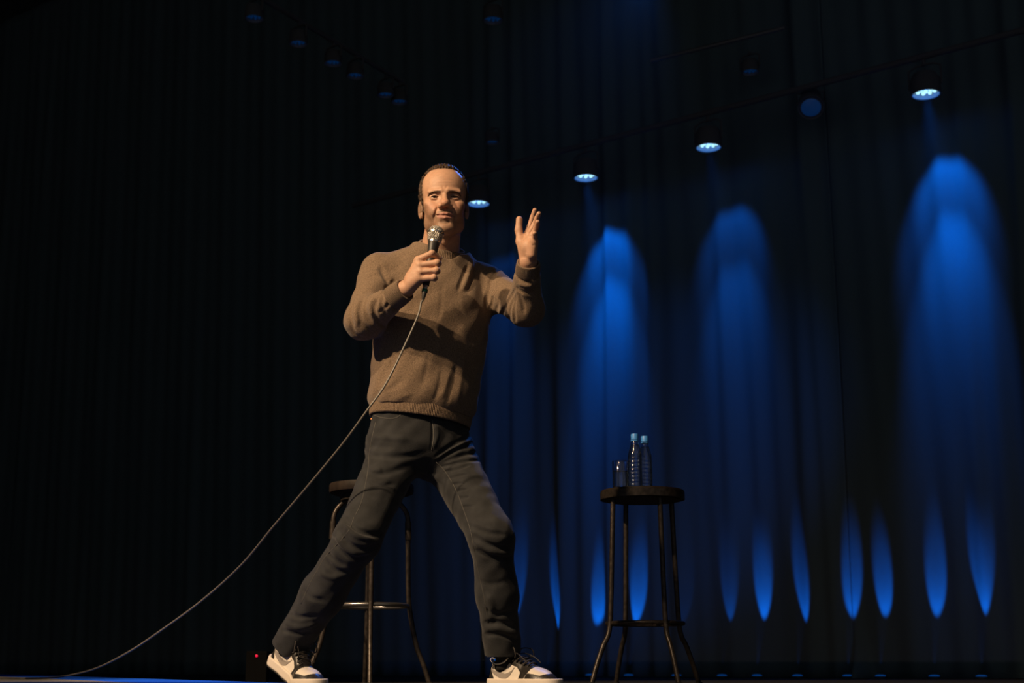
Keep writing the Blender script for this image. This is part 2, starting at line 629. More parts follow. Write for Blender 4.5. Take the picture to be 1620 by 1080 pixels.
def bottle(px, Y, top_py, label):
    p = W(px, 768, Y)
    Hh = float(W(px, top_py, Y)[2]) - SH - .001
    t = thing('water_bottle', (p[0], p[1], SH + .0015), label, 'bottle', 'water bottles on the stool')
    R = .0285
    prof = [(0, .004), (R * .55, .0), (R * .85, .001), (R, .008)]
    z = .014
    while z < Hh * .58:
        prof.append((R * (1 - .045 * (.5 - .5 * math.cos((z - .014) / .0150 * 2 * math.pi))), z))
        z += .0015
    zt = prof[-1][1]
    zs = Hh - .030
    for j in range(1, 8):
        u = j / 7
        prof.append((R + (.0125 - R) * (u ** 1.35), zt + (zs - zt) * u))
    prof += [(.0125, Hh - .018), (.0120, Hh - .004)]
    inner = [(max(r - .0012, 0), zz + .0012) for r, zz in prof]
    MB().lathe(prof + inner[::-1], 36).build('bottle_wall', M_PET, t)
    lvl = Hh * .80
    wp = [(max(r - .0024, 0), zz + .0024) for r, zz in prof if zz < lvl]
    wp = [(0, wp[0][1])] + wp[1:] + [(wp[-1][0] * .98, lvl), (0, lvl)]
    MB().lathe(wp, 36).build('water', M_WATER, t)
    cp = MB().lathe([(.0150, Hh - .021), (.0152, Hh - .002), (.0140, Hh + .001), (0, Hh + .001)], 28)
    cp.build('cap', M_CAP, t)
    MB().lathe([(.0132, Hh - .0275), (.0158, Hh - .0275), (.0158, Hh - .0235), (.0132, Hh - .0235)], 28, close=True).build('neck_ring', M_CAP, t)


bottle(1005.5, 5.56, 687, 'full clear water bottle next to the drinking glass')
bottle(1021.5, 5.62, 690.5, 'full clear water bottle farther from the drinking glass')
p = W(982, 768, 5.555)
t = thing('drinking_glass', (p[0], p[1], SH + .0012), 'clear drinking glass half full of water beside the bottles', 'glass')
R, Hh = .0325, float(W(982, 730, 5.555)[2]) - SH
MB().lathe([(0, 0), (R * .93, 0), (R * .95, .002), (R, Hh - .001), (R - .0008, Hh), (R - .0018, Hh - .001), (R * .95 - .002, .009), (0, .008)], 40).build('glass_wall', M_GLASS, t)
lv = float(W(982, 746, 5.555)[2]) - SH
MB().lathe([(0, .0085), (R * .95 - .0026, .0095), (R * .975 - .0026, lv), (0, lv)], 40).build('water', M_WATER, t)

# ------------------------------------------------------------------ microphone in the right hand
mt = W(689, 371, 4.405)
mb = W(673.5, 452, 4.375)
mdir = (mb - mt) / np.linalg.norm(mb - mt)
ML = float(np.linalg.norm(mb - mt))
mic = thing('microphone', mb, 'silver ball-headed handheld microphone at the man\'s chin', 'microphone')
mic.rotation_euler = Vector(-mdir).to_track_quat('Z', 'Y').to_euler()
# local z: 0 at the cable end, ML at the centre of the ball
gr = []
for j in range(13):
    u = -0.75 + j / 12 * (math.pi / 2 + 0.75)
    gr.append((.0262 * math.cos(u), ML + .004 + .0262 * math.sin(u)))
gr = [(.0185, ML - .027), (.0235, ML - .020)] + gr[2:-1] + [(0.0, ML + .0302)]


def grille_mat():
    m = mat('wire_mesh_grille', (0.62, 0.58, 0.52), 0.42, metal=0.7)
    nt = m.node_tree
    b = nt.nodes['Principled BSDF']
    tc = nt.nodes.new('ShaderNodeTexCoord')
    vo = nt.nodes.new('ShaderNodeTexVoronoi')
    vo.inputs['Scale'].default_value = 270
    nt.links.new(tc.outputs['Object'], vo.inputs['Vector'])
    cr = nt.nodes.new('ShaderNodeMapRange')
    cr.inputs['From Min'].default_value = .15
    cr.inputs['From Max'].default_value = .55
    cr.inputs['To Min'].default_value = 0.06
    cr.inputs['To Max'].default_value = 1.0
    nt.links.new(vo.outputs['Distance'], cr.inputs['Value'])
    vm = nt.nodes.new('ShaderNodeVectorMath')
    vm.operation = 'SCALE'
    vm.inputs[0].default_value = (.62, .58, .52)
    nt.links.new(cr.outputs['Result'], vm.inputs['Scale'])
    nt.links.new(vm.outputs['Vector'], b.inputs['Base Color'])
    bp = nt.nodes.new('ShaderNodeBump')
    bp.inputs['Distance'].default_value = .004
    nt.links.new(vo.outputs['Distance'], bp.inputs['Height'])
    nt.links.new(bp.outputs['Normal'], b.inputs['Normal'])
    return m


M_SILVER = mat('silver_band', (0.68, 0.65, 0.60), 0.25, metal=0.95)
g = MB().lathe(gr, 36).build('grille', grille_mat(), mic)
MB().lathe([(.0258, ML - .0005), (.0276, ML + .0005), (.0276, ML + .0058), (.0258, ML + .0068)], 36, close=True).build('grille_band', M_SILVER, g)
MB().lathe([(.0186, ML - .033), (.0205, ML - .031), (.0205, ML - .0245), (.0186, ML - .024)], 32, close=True).build('collar', M_SILVER, mic)
MB().lathe([(.0100, .0), (.0112, .002), (.0118, .03), (.0145, ML - .07), (.0186, ML - .036), (.0190, ML - .028), (0, ML - .026)], 32).build(
    'handle', mat('mic_black', (.025, .024, .023), .45), mic)
MB().lathe([(0, -.014), (.0088, -.014), (.0092, -.002), (.0092, .004), (0, .004)], 24).build('connector', M_SILVER, mic)
MB().lathe([(.0060, -.022), (.0098, -.022), (.0098, -.013), (.0060, -.013)], 24, close=True).build('colour_ring', mat('green_ring', (.0, .12, .075), .4), mic)
MB().lathe([(.0034, -.050), (.0050, -.046), (.0086, -.022), (0, -.020)], 24).build('strain_relief', mat('mic_black', (0, 0, 0)), mic)

# cable
cab_px = [(666.5, 478, 4.365), (661, 500, 4.36), (641, 545, 4.345), (611, 606, 4.33), (580, 650, 4.33), (541, 703, 4.36), (484, 772, 4.42),
          (432, 833, 4.50), (382, 893, 4.59), (320, 949, 4.72), (256, 996, 4.86), (205, 1030, 5.0)]
pts = [mb + mdir * .044, mb + mdir * .052] + [W(*c) for c in cab_px]
for (x, y) in [(155, 1055.5), (112, 1067.2)]:
    pts.append(W(x, y, 5.15 if x > 130 else 5.28))
for (x, y) in [(80, 1071.5), (40, 1072.5), (0, 1071.8), (-60, 1072.3), (-150, 1073)]:
    pts.append(on_height(x, y, DZ + .0042))
cb = MB().tube(spline(pts, 8), .0034, 8).build('microphone_cable', mat('cable_rubber', (0.11, 0.10, 0.085), 0.45))
tag(cb, 'long thin black cable hanging from the microphone to the grey deck', 'cable')

# tiny red standby light on the dark box in the wings
p = W(406, 1037, 6.2)
t = thing('power_box', (p[0], p[1], 0), 'small black power box on the floor with a red standby light', 'power box')
hz = float(p[2]) + .02
MB().box((0, .04, hz / 2), (.09, .08, hz)).build('case', mat('matte_black_box', (.006, .006, .006), .95, spec=.05), t, smooth=False, bevel=.004)
MB().lathe([(0, 0), (.005, .001), (.006, .004), (.006, .008)], 14).xform(Matrix.Translation((0, -.007, float(p[2]))) @ Matrix.Rotation(-math.pi / 2, 4, 'X')).build(
    'standby_light', mat('red_led', (.3, 0, .02), .3, emit=((1.0, 0.01, 0.06), 0.75)), t)

# ------------------------------------------------------------------ implicit-surface toolkit for the figure
def V3(*a):
    return np.array(a, dtype=np.float32)


class Prim:
    """one term of an implicit surface. op: '+' union, '-' cut, 'g' groove/ridge, '&' intersect"""

    def __init__(self, op, k, frame=None):
        self.op, self.k, self.frame = op, k, frame

    def local(self, P):
        if self.frame is None:
            return P
        O, R = self.frame
        return (P - O.astype(np.float32)) @ R.T.astype(np.float32)


class Cone(Prim):
    def __init__(self, a, b, ra, rb, op='+', k=.02, frame=None):
        super().__init__(op, k, frame)
        self.a, self.b, self.ra, self.rb = np.asarray(a, np.float32), np.asarray(b, np.float32), ra, rb

    def d(self, P):
        P = self.local(P)
        ba = self.b - self.a
        pa = P - self.a
        t = np.clip(pa @ ba / (ba @ ba + 1e-12), 0, 1)
        q = pa - t[:, None] * ba
        return np.sqrt(np.einsum('ij,ij->i', q, q)) - (self.ra + (self.rb - self.ra) * t)


class Ell(Prim):
    def __init__(self, c, r, op='+', k=.02, frame=None, rot=None):
        super().__init__(op, k, frame)
        self.c, self.r = np.asarray(c, np.float32), np.asarray(r, np.float32)
        self.rot = None if rot is None else np.asarray(rot, np.float32)

    def d(self, P):
        q = self.local(P) - self.c
        if self.rot is not None:
            q = q @ self.rot.T
        a = q / self.r
        k0 = np.sqrt(np.einsum('ij,ij->i', a, a)) + 1e-6
        a = a / self.r
        k1 = np.sqrt(np.einsum('ij,ij->i', a, a)) + 1e-6
        return k0 * (k0 - 1) / k1


class Loft(Prim):
    """stack of super-ellipse sections along the frame's third axis"""

    def __init__(self, frame, h, a, b, cx=None, cy=None, n=2.4, op='+', k=.02):
        super().__init__(op, k, frame)
        f = np.linspace(h[0], h[-1], 60)

        def sm(y):
            y = np.interp(f, h, y)
            for _ in range(3):
                y[1:-1] = (y[:-2] + 2 * y[1:-1] + y[2:]) / 4
            return y
        self.f = f
        self.a, self.b = sm(a), sm(b)
        self.cx = sm(cx if cx is not None else [0] * len(h))
        self.cy = sm(cy if cy is not None else [0] * len(h))
        self.n = n

    def d(self, P):
        L = self.local(P)
        h = L[:, 2]
        a, b = np.interp(h, self.f, self.a), np.interp(h, self.f, self.b)
        x, y = np.abs(L[:, 0] - np.interp(h, self.f, self.cx)) / a, np.abs(L[:, 1] - np.interp(h, self.f, self.cy)) / b
        q = (x ** self.n + y ** self.n + 1e-9) ** (1 / self.n)
        d = (q - 1) * np.minimum(a, b)
        return np.maximum(d, np.maximum(self.f[0] - h, h - self.f[-1])).astype(np.float32)


class Plane(Prim):
    """keeps the side the normal points away from when used with '&'"""

    def __init__(self, p, n, op='&', k=.004, frame=None, limit=None):
        super().__init__(op, k, frame)
        self.p, self.n = np.asarray(p, np.float32), np.asarray(n, np.float32) / np.linalg.norm(n)
        self.limit = limit

    def d(self, P):
        L = self.local(P)
        d = (L - self.p) @ self.n
        if self.limit is not None:                       # only acts near a point
            q = L - np.asarray(self.limit[0], np.float32)
            far = np.sqrt(np.einsum('ij,ij->i', q, q)) - self.limit[1]
            d = np.where(far > 0, np.minimum(d, -far - .0), d)
        return d


class Groove(Prim):
    """amp > 0 carves along a polyline, amp < 0 raises a fold"""

    def __init__(self, pts, amp, w, frame=None):
        super().__init__('g', 0, frame)
        self.pts = [np.asarray(p, np.float32) for p in pts]
        self.amp, self.w = amp, w

    def raw(self, P):
        L = self.local(P)
        best = None
        n = len(self.pts)
        for i in range(n - 1):
            ba = self.pts[i + 1] - self.pts[i]
            pa = L - self.pts[i]
            t = np.clip(pa @ ba / (ba @ ba + 1e-12), 0, 1)
            q = pa - t[:, None] * ba
            dd = np.einsum('ij,ij->i', q, q)
            u = (i + t) / (n - 1)
            if best is None:
                best, bu = dd, u
            else:
                m = dd < best
                best = np.where(m, dd, best)
                bu = np.where(m, u, bu)
        return best, bu

    def d(self, P):
        return np.sqrt(self.raw(P)[0])

    def term(self, P):
        b, u = self.raw(P)
        return self.amp * np.exp(-b / (self.w * self.w)) * np.clip(np.minimum(u, 1 - u) * 5 + .25, 0, 1)


def smin(a, b, k):
    if k <= 1e-6:
        return np.minimum(a, b)
    h = np.clip(.5 + .5 * (b - a) / k, 0, 1)
    return b + (a - b) * h - k * h * (1 - h)


def sdf(prims, P):
    P = np.asarray(P, np.float32)
    d = np.full(len(P), 1e3, np.float32)
    for p in prims:
        if p.op == '+':
            d = smin(d, p.d(P), p.k)
        elif p.op == '-':
            d = -smin(-d, p.d(P), p.k)
        elif p.op == '&':
            d = -smin(-d, -p.d(P), p.k)
        else:
            d = d + p.term(P)
    return d


EDGES = [(0, 1), (2, 3), (4, 5), (6, 7), (0, 2), (1, 3), (4, 6), (5, 7), (0, 4), (1, 5), (2, 6), (3, 7)]
CORN = np.array([(i, j, k) for i in (0, 1) for j in (0, 1) for k in (0, 1)])      # index = i*4+j*2+k


def polygonize(prims, lo, hi, res, B=24):
    lo, hi = np.asarray(lo, float), np.asarray(hi, float)
    nb = np.ceil((hi - lo) / (res * B)).astype(int)
    R = res * B * math.sqrt(3) / 2
    bi = np.stack(np.meshgrid(*[np.arange(n) for n in nb], indexing='ij'), -1).reshape(-1, 3)
    ctr = (lo + (bi + .5) * B * res).astype(np.float32)
    dc = {id(p): p.d(ctr) for p in prims}
    tot = sdf(prims, ctr)
    act = np.nonzero(np.abs(tot) < R * 1.45 + .012)[0]
    NG = nb * B + 4
    off = np.arange(B + 1)
    G = np.stack(np.meshgrid(off, off, off, indexing='ij'), -1).reshape(-1, 3)

    def gid(c):
        c = c + 1
        return (c[:, 0].astype(np.int64) * NG[1] + c[:, 1]) * NG[2] + c[:, 2]

    def block(b):
        base = bi[b] * B
        umin = min((dc[id(p)][b] for p in prims if p.op == '+'), default=0)
        keep = []
        for p in prims:
            v = dc[id(p)][b]
            if p.op == '+':
                if v < umin + 2.6 * R + 2 * p.k + .01:
                    keep.append(p)
            elif p.op == '-':
                if v < 1.5 * R + p.k + .01:
                    keep.append(p)
            elif p.op == '&':
                if v > -(1.5 * R + p.k + .01):
                    keep.append(p)
            elif v < R + 3.2 * p.w:
                keep.append(p)
        P = (lo + (base + G) * res).astype(np.float32)
        F = sdf(keep, P).reshape(B + 1, B + 1, B + 1)
        S = F < 0
        if S.all() or not S.any():
            return None
        c = [S[i:B + i, j:B + j, k:B + k] for i, j, k in CORN]
        n = sum(x.astype(np.int8) for x in c)
        I = np.argwhere((n > 0) & (n < 8))
        vals = np.stack([F[I[:, 0] + i, I[:, 1] + j, I[:, 2] + k] for i, j, k in CORN], 1)
        acc = np.zeros((len(I), 3))
        cnt = np.zeros(len(I))
        for e0, e1 in EDGES:
            v0, v1 = vals[:, e0], vals[:, e1]
            m = (v0 < 0) != (v1 < 0)
            t = np.where(m, v0 / np.where(m, v0 - v1, 1), 0)
            pos = CORN[e0] + t[:, None] * (CORN[e1] - CORN[e0])
            acc += pos * m[:, None]
            cnt += m
        vp = lo + (base + I + acc / cnt[:, None]) * res
        vid = gid(base + I)
        quads = []
        for ax in range(3):
            s0 = S[:B, :B, :B]
            sl = [slice(0, B)] * 3
            sl[ax] = slice(1, B + 1)
            s1 = S[tuple(sl)]
            E = np.argwhere(s0 != s1)
            if not len(E):
                continue
            fl = s0[E[:, 0], E[:, 1], E[:, 2]]
            u, w = (ax + 1) % 3, (ax + 2) % 3
            du, dw = np.zeros(3, int), np.zeros(3, int)
            du[u], dw[w] = 1, 1
            g0 = base + E
            q = np.stack([gid(g0 - du - dw), gid(g0 - dw), gid(g0), gid(g0 - du)], 1)
            q[~fl] = q[~fl][:, ::-1]
            quads.append(q)
        return vp, vid, np.concatenate(quads) if quads else np.zeros((0, 4), np.int64)

    with ThreadPoolExecutor(4) as ex:
        out = [r for r in ex.map(block, act) if r is not None]
    vp = np.concatenate([r[0] for r in out])
    vid = np.concatenate([r[1] for r in out])
    q = np.concatenate([r[2] for r in out])
    order = np.argsort(vid)
    vid, vp = vid[order], vp[order]
    ix = np.searchsorted(vid, q)
    ix = np.clip(ix, 0, len(vid) - 1)
    ok = (vid[ix] == q).all(1)
    return vp, ix[ok]


def keep_largest_drop_tiny(v, f):
    return v, f


def trace(prims, o, d, tmax=7.0):
    """first hit of a ray with an implicit surface"""
    o, d = np.asarray(o, float), np.asarray(d, float)
    ts = np.arange(3.6, tmax, .004)
    D = sdf(prims, o + ts[:, None] * d)
    i = np.argmax(D < 0)
    if D[i] >= 0:
        i = int(np.argmin(D))
        return o + ts[i] * d
    t0, t1 = ts[max(i - 1, 0)], ts[i]
    d0, d1 = D[max(i - 1, 0)], D[i]
    t = t0 + (t1 - t0) * d0 / (d0 - d1 + 1e-12)
    return o + t * d


EYE = np.array([0, 0, CAM_H])


def on_surf(prims, pts):
    return [trace(prims, EYE, ray(x, y)) for (x, y) in pts]

# ================================================================== the man
foot_c = W(640, 1090, 4.62)
person = thing('person', (foot_c[0], foot_c[1], 0.0),
               'man in brown sweater and dark jeans striding while holding a microphone', 'person')


def fig(name, v, f, material, parent=person, smooth=True):
    """figure parts are built in world space and hung on the person's empty"""
    o = link_mesh(name, np.asarray(v, float) - np.array(person.location), f, material, None, smooth)
    o.parent = person
    return o


def fig_child(name, v, f, material, parent, smooth=True):
    o = link_mesh(name, np.asarray(v, float) - np.array(person.location), f, material, None, smooth)
    o.parent = parent
    return o


def unit(v):
    v = np.asarray(v, float)
    return v / np.linalg.norm(v)


# ---------------- joints (pixel directions at the distance of each joint)
YAW = math.radians(20)
Lax = np.array([math.cos(YAW), math.sin(YAW), 0])
pel = W(664, 668, 4.66)
nck = W(697, 400, 4.685)
Up = unit(nck - pel)
Lx = unit(Lax - Up * np.dot(Lax, Up))
Fx = np.cross(Up, Lx)
if Fx[1] > 0:
    Fx = -Fx
TFR = (pel, np.stack([Lx, Fx, Up]))
TL = float(np.linalg.norm(nck - pel))

sR, eR, wR = W(599, 431, 4.63), W(576, 506, 4.50), W(642, 457, 4.385)
sL, eL, wL = W(771, 450, 4.755), W(831, 487, 4.585), W(836, 413, 4.44)
hR, kR, aR = W(622, 700, 4.63), W(566, 852, 4.46), W(466, 1010, 4.63)
hL, kL, aL = W(712, 705, 4.71), W(777, 848, 4.52), W(794, 1012, 4.63)

# ---------------- head frame
HS = 0.0105                                     # one head unit (about a centimetre)
hO = W(702, 330, 4.60)
hF = unit(np.array([0.085, -1.0, 0.02]))
hU = unit(np.array([-0.03, 0.02, 1.0]) - hF * np.dot([-0.03, 0.02, 1.0], hF))
hX = np.cross(hF, hU)
if hX[0] < 0:
    hX = -hX
HFR = (hO, np.stack([hX, hF, hU]) / HS)         # local coordinates in head units


class HPrim:
    pass


def hE(c, r, op='+', k=1.0, rot=None):
    c_w = hO + HS * (c[0] * hX + c[1] * hF + c[2] * hU)
    R = np.stack([hX, hF, hU])
    if rot is not None:
        R = np.asarray(rot) @ R
    return Ell(c_w, np.array(r) * HS, op, k * HS, None, R)


def hw(p):
    return hO + HS * (p[0] * hX + p[1] * hF + p[2] * hU)


def hC(a, b, ra, rb, op='+', k=1.0):
    return Cone(hw(a), hw(b), ra * HS, rb * HS, op, k * HS)


def hG(pts, amp, w):
    return Groove([hw(p) for p in pts], amp * HS, w * HS)


def rz(a):
    c, s = math.cos(a), math.sin(a)
    return np.array([[c, s, 0], [-s, c, 0], [0, 0, 1]])


def rx(a):
    c, s = math.cos(a), math.sin(a)
    return np.array([[1, 0, 0], [0, c, s], [0, -s, c]])


cran = [hE((0, -.8, 4.9), (7.45, 9.4, 8.9)),
        hE((0, 2.5, 5.3), (6.7, 6.3, 6.9), k=2.5)]
head = cran + [
    hE((0, 2.6, -2.0), (6.3, 6.0, 6.6), k=2.0),
    hE((0, 2.2, -5.7), (5.4, 5.7, 4.5), k=2.0),
    hE((0, 6.9, -9.1), (3.0, 2.3, 2.0), k=2.0),
]
for sx in (-1, 1):
    head += [
        hE((sx * 4.6, 1.6, -6.2), (1.5, 2.5, 2.3), k=2.0),                 # jaw corner
        hE((sx * 4.5, 5.4, -.9), (2.0, 2.1, 1.5), k=1.8),                  # cheekbone
        hE((sx * 3.5, 6.3, -3.4), (2.0, 2.0, 2.2), k=1.5),                 # cheek
        hC((sx * .9, 9.0, 2.8), (sx * 4.6, 7.6, 2.9), .85, .75, k=1.0),  # brow ridge
    ]
head += [hE((0, 6.5, -5.3), (3.2, 2.9, 3.0), k=1.4)]                       # muzzle
for sx in (-1, 1):
    head += [hE((sx * 3.2, 9.75, 1.3), (1.75, 2.3, 1.05), '-', .9),       # eye socket
             hE((sx * 3.2, 6.95, 1.2), (1.55, 1.45, 1.35), '+', .35),      # lids over the eyeball
             hG([(sx * 1.9, 8.4, 2.0), (sx * 3.2, 8.6, 2.2), (sx * 4.7, 7.4, 1.7)], .16, .25),    # lid crease
             hG([(sx * 1.7, 8.1, .35), (sx * 3.1, 8.0, -.25), (sx * 4.5, 7.2, .2)], .18, .35),    # under-eye
             hE((sx * 3.2, 8.35, 1.02), (1.28, .85, .30), '-', .08)]       # lid opening
head += [
    hC((0, 8.5, 2.4), (0, 10.7, -1.5), .70, 1.05, k=.8),                   # nose bridge
    hE((0, 10.85, -1.95), (1.38, 1.4, 1.2), k=.6),                         # nose tip
    hE((-1.5, 9.6, -2.45), (.9, 1.2, .95), k=.5), hE((1.5, 9.6, -2.45), (.9, 1.2, .95), k=.5),
    hE((-.72, 10.3, -3.35), (.42, .65, .45), '-', .2), hE((.72, 10.3, -3.35), (.42, .65, .45), '-', .2),
    hG([(-.0, 9.6, -3.6), (0, 9.7, -4.6)], .14, .35),                      # philtrum
    hC((-2.5, 8.1, -4.85), (-.6, 9.2, -5.0), .25, .38, k=.45), hC((2.4, 8.15, -5.15), (.6, 9.2, -5.0), .25, .38, k=.45),
    hC((-.6, 9.25, -4.95), (.6, 9.25, -4.95), .45, .45, k=.4),
    hC((-2.1, 8.15, -5.55), (0, 9.05, -6.2), .32, .52, k=.45), hC((2.0, 8.15, -5.85), (0, 9.05, -6.2), .32, .52, k=.45),
    hG([(-2.9, 8.0, -5.05), (-1.4, 9.2, -5.45), (0, 9.7, -5.6), (1.3, 9.3, -5.62), (2.8, 8.1, -5.45)], .80, .24),
    hG([(-1.7, 8.5, -7.2), (0, 8.9, -7.35), (1.7, 8.5, -7.2)], .38, .75),
]
for sx in (-1, 1):
    head += [hG([(sx * 1.9, 9.0, -2.0), (sx * 2.7, 8.6, -3.4), (sx * 3.3, 7.9, -5.0), (sx * 3.4, 7.4, -6.6)], .46, .38),
             hG([(sx * 2.5, 8.8, -2.2), (sx * 3.4, 8.3, -3.6), (sx * 4.0, 7.5, -5.0)], -.30, .75),
             hG([(sx * .55, 9.6, 3.2), (sx * .65, 9.3, 4.4)], .14, .22)]
for zz in (5.4, 6.4, 7.4):
    head.append(hG([(-3.8, 7.9, zz + .2), (-1.5, 9.2, zz - .1), (1.5, 9.2, zz), (3.8, 7.9, zz + .15)], .06, .2))
for sx in (-1, 1):
    ro = rz(sx * .35)
    head += [hE((sx * 7.45, -.6, -.3), (.62, 1.75, 2.95), '+', .5, ro @ rx(-.12)),
             hE((sx * 8.1, .1, .3), (.5, .95, 1.7), '-', .35, ro),
             hE((sx * 7.1, .2, -2.6), (.45, .65, .85), '+', .5)]
# neck and throat
head += [Cone(hw((0, -3.9, -4.5)), nck - Fx * .012 - Up * .02, .060, .068, k=.022),
         hE((0, 1.2, -11.0), (1.1, 1.2, 1.6), k=2.2)]

# ---------------- hands
def P3(*c):
    return W(*c)


handR = []
mcpR = [(661.5, 411, 4.352), (664, 419.5, 4.345), (665.5, 430, 4.342), (663.5, 441, 4.347)]
chain = [
    [mcpR[0], (683.5, 400.5, 4.337), (694.5, 408.5, 4.357), (691, 413, 4.388)],
    [mcpR[1], (691.5, 415.5, 4.332), (693.5, 417, 4.372), (683, 419, 4.403)],
    [mcpR[2], (690.5, 427.5, 4.330), (692, 429, 4.368), (681, 430, 4.399)],
    [mcpR[3], (686.5, 439.0, 4.335), (688, 440.5, 4.368), (678, 441, 4.394)],
]
rads = [(.0120, .0098, .0090, .0078), (.0120, .0104, .0096, .0080), (.0115, .0100, .0092, .0078), (.0108, .0094, .0084, .0072)]
wr = W(645, 456, 4.378)
for i in range(4):
    handR.append(Cone(wr + .35 * (P3(*mcpR[i]) - wr), P3(*mcpR[i]), .019, .0125, k=.012))
handR.append(Ell(.5 * (wr + P3(*mcpR[1])) + np.array([.004, .010, -.002]), (.030, .020, .026), k=.012))
for i in range(4):
    pts_ = [P3(*c) for c in chain[i]]
    for j in range(3):
        handR.append(Cone(pts_[j], pts_[j + 1], rads[i][j], rads[i][j + 1], k=.0045))
    handR.append(Ell(pts_[1], (rads[i][1] * 1.10,) * 3, k=.003))
th = [P3(654, 437, 4.395), P3(666, 420, 4.412), P3(678, 408, 4.417), P3(689, 403, 4.412)]
for j, r in enumerate((.0155, .0125, .0112)):
    handR.append(Cone(th[j], th[j + 1], r, (.0125, .0112, .0095)[j], k=.008))
# gaps between the knuckles and tendons on the back of the hand
for a, b in ((0, 1), (1, 2), (2, 3)):
    m0 = .5 * (P3(*mcpR[a]) + P3(*mcpR[b])) + np.array([.006, -.012, 0])
    m1 = .5 * (P3(*chain[a][1]) + P3(*chain[b][1])) + np.array([-.006, -.010, 0])
    handR.append(Groove([m0, m1], .0035, .0035))

handL = []
# open hand: palm towards the audience and turned to the man's head
fL = [
    [(831.5, 374, 4.462), (838, 358, 4.468), (842.5, 344, 4.464), (846, 332.5, 4.452)],
    [(836.5, 371.5, 4.435), (845, 356, 4.437), (849.5, 345, 4.425), (852.5, 338, 4.408)],
    [(841.5, 373, 4.408), (847.5, 362, 4.398), (850, 355, 4.380), (850.5, 351, 4.362)],
    [(844.5, 379, 4.385), (846.5, 373.5, 4.370), (846.5, 370.5, 4.355), (845.5, 369, 4.341)],
]
rL = [(.0100, .0088, .0084, .0074), (.0102, .0090, .0085, .0076), (.0098, .0086, .0082, .0074), (.0090, .0080, .0075, .0068)]
wl = W(836, 409, 4.440)
for i in range(4):
    p0 = P3(*fL[i][0])
    handL.append(Cone(wl + .18 * (p0 - wl), p0, .0190, .0118, k=.014))
    pts_ = [P3(*c) for c in fL[i]]
    for j in range(3):
        handL.append(Cone(pts_[j], pts_[j + 1], rL[i][j], rL[i][j + 1], k=.004))
handL.append(Ell(W(834.5, 391, 4.425), (.026, .030, .032), k=.012))
handL.append(Cone(W(842, 402, 4.405), W(845, 384, 4.388), .0165, .012, k=.012))       # heel under the little finger
thL = [W(830, 404, 4.442), W(823.5, 382, 4.448), W(820.5, 364, 4.452), W(821.5, 347, 4.450)]
for j, r in enumerate((.0185, .0135, .0112)):
    handL.append(Cone(thL[j], thL[j + 1], r, (.0140, .0112, .0108)[j], k=.009))
handL.append(Cone(thL[1], W(831, 376, 4.455), .010, .009, k=.012))                    # web of the thumb
handL += [Groove([W(826, 378, 4.41), W(832, 388, 4.40), W(834, 402, 4.405)], .0022, .003),
          Groove([W(832, 379, 4.41), W(839, 386, 4.39), W(846, 389, 4.375)], .0018, .0028)]

# ---------------- whole body as one surface
body = list(head)
hs = [0, .1, .22, .34, .42, .48, .53]
body.append(Loft(TFR, [h * TL / .565 for h in hs], [.125, .130, .142, .150, .145, .10, .06], [.08, .09, .095, .098, .09, .075, .06], k=.03))
body += [Cone(sR, eR, .040, .036, k=.03), Cone(eR, wR, .036, .0265, k=.02), Cone(wR, wr, .026, .022, k=.012),
         Cone(sL, eL, .040, .036, k=.03), Cone(eL, wL, .036, .0265, k=.02), Cone(wL, wl, .0265, .0225, k=.012)]
body += [Ell(pel - Up * .06, (.118, .080, .09), k=.03, rot=TFR[1]),
         Cone(hR, kR, .054, .042, k=.03), Cone(kR, aR, .042, .034, k=.02),
         Cone(hL, kL, .054, .042, k=.03), Cone(kL, aL, .042, .034, k=.02)]
body += handR + handL
lo = np.array([-.95, 4.20, .06])
hi = np.array([.16, 4.95, 1.80])
bv, bf = polygonize(body, lo, hi, .0021)


def hairline(x, z):
    yb = np.interp(z, [-8, -4, -2.6, -1.6, 1.0, 3.5, 5.5, 7.5, 9.0, 10.4, 11.6, 13.5],
                   [-3.2, -2.4, 1.4, 2.0, 3.0, 4.0, 4.2, 4.0, 4.2, 5.0, 6.2, 7.0])
    return (yb + .8 * np.exp(-(x / 2.2) ** 2) * (z > 8)
            - 2.6 * np.exp(-((np.abs(x) - 4.9) / 1.5) ** 2) * np.clip((z - 6.5) / 2.5, 0, 1))


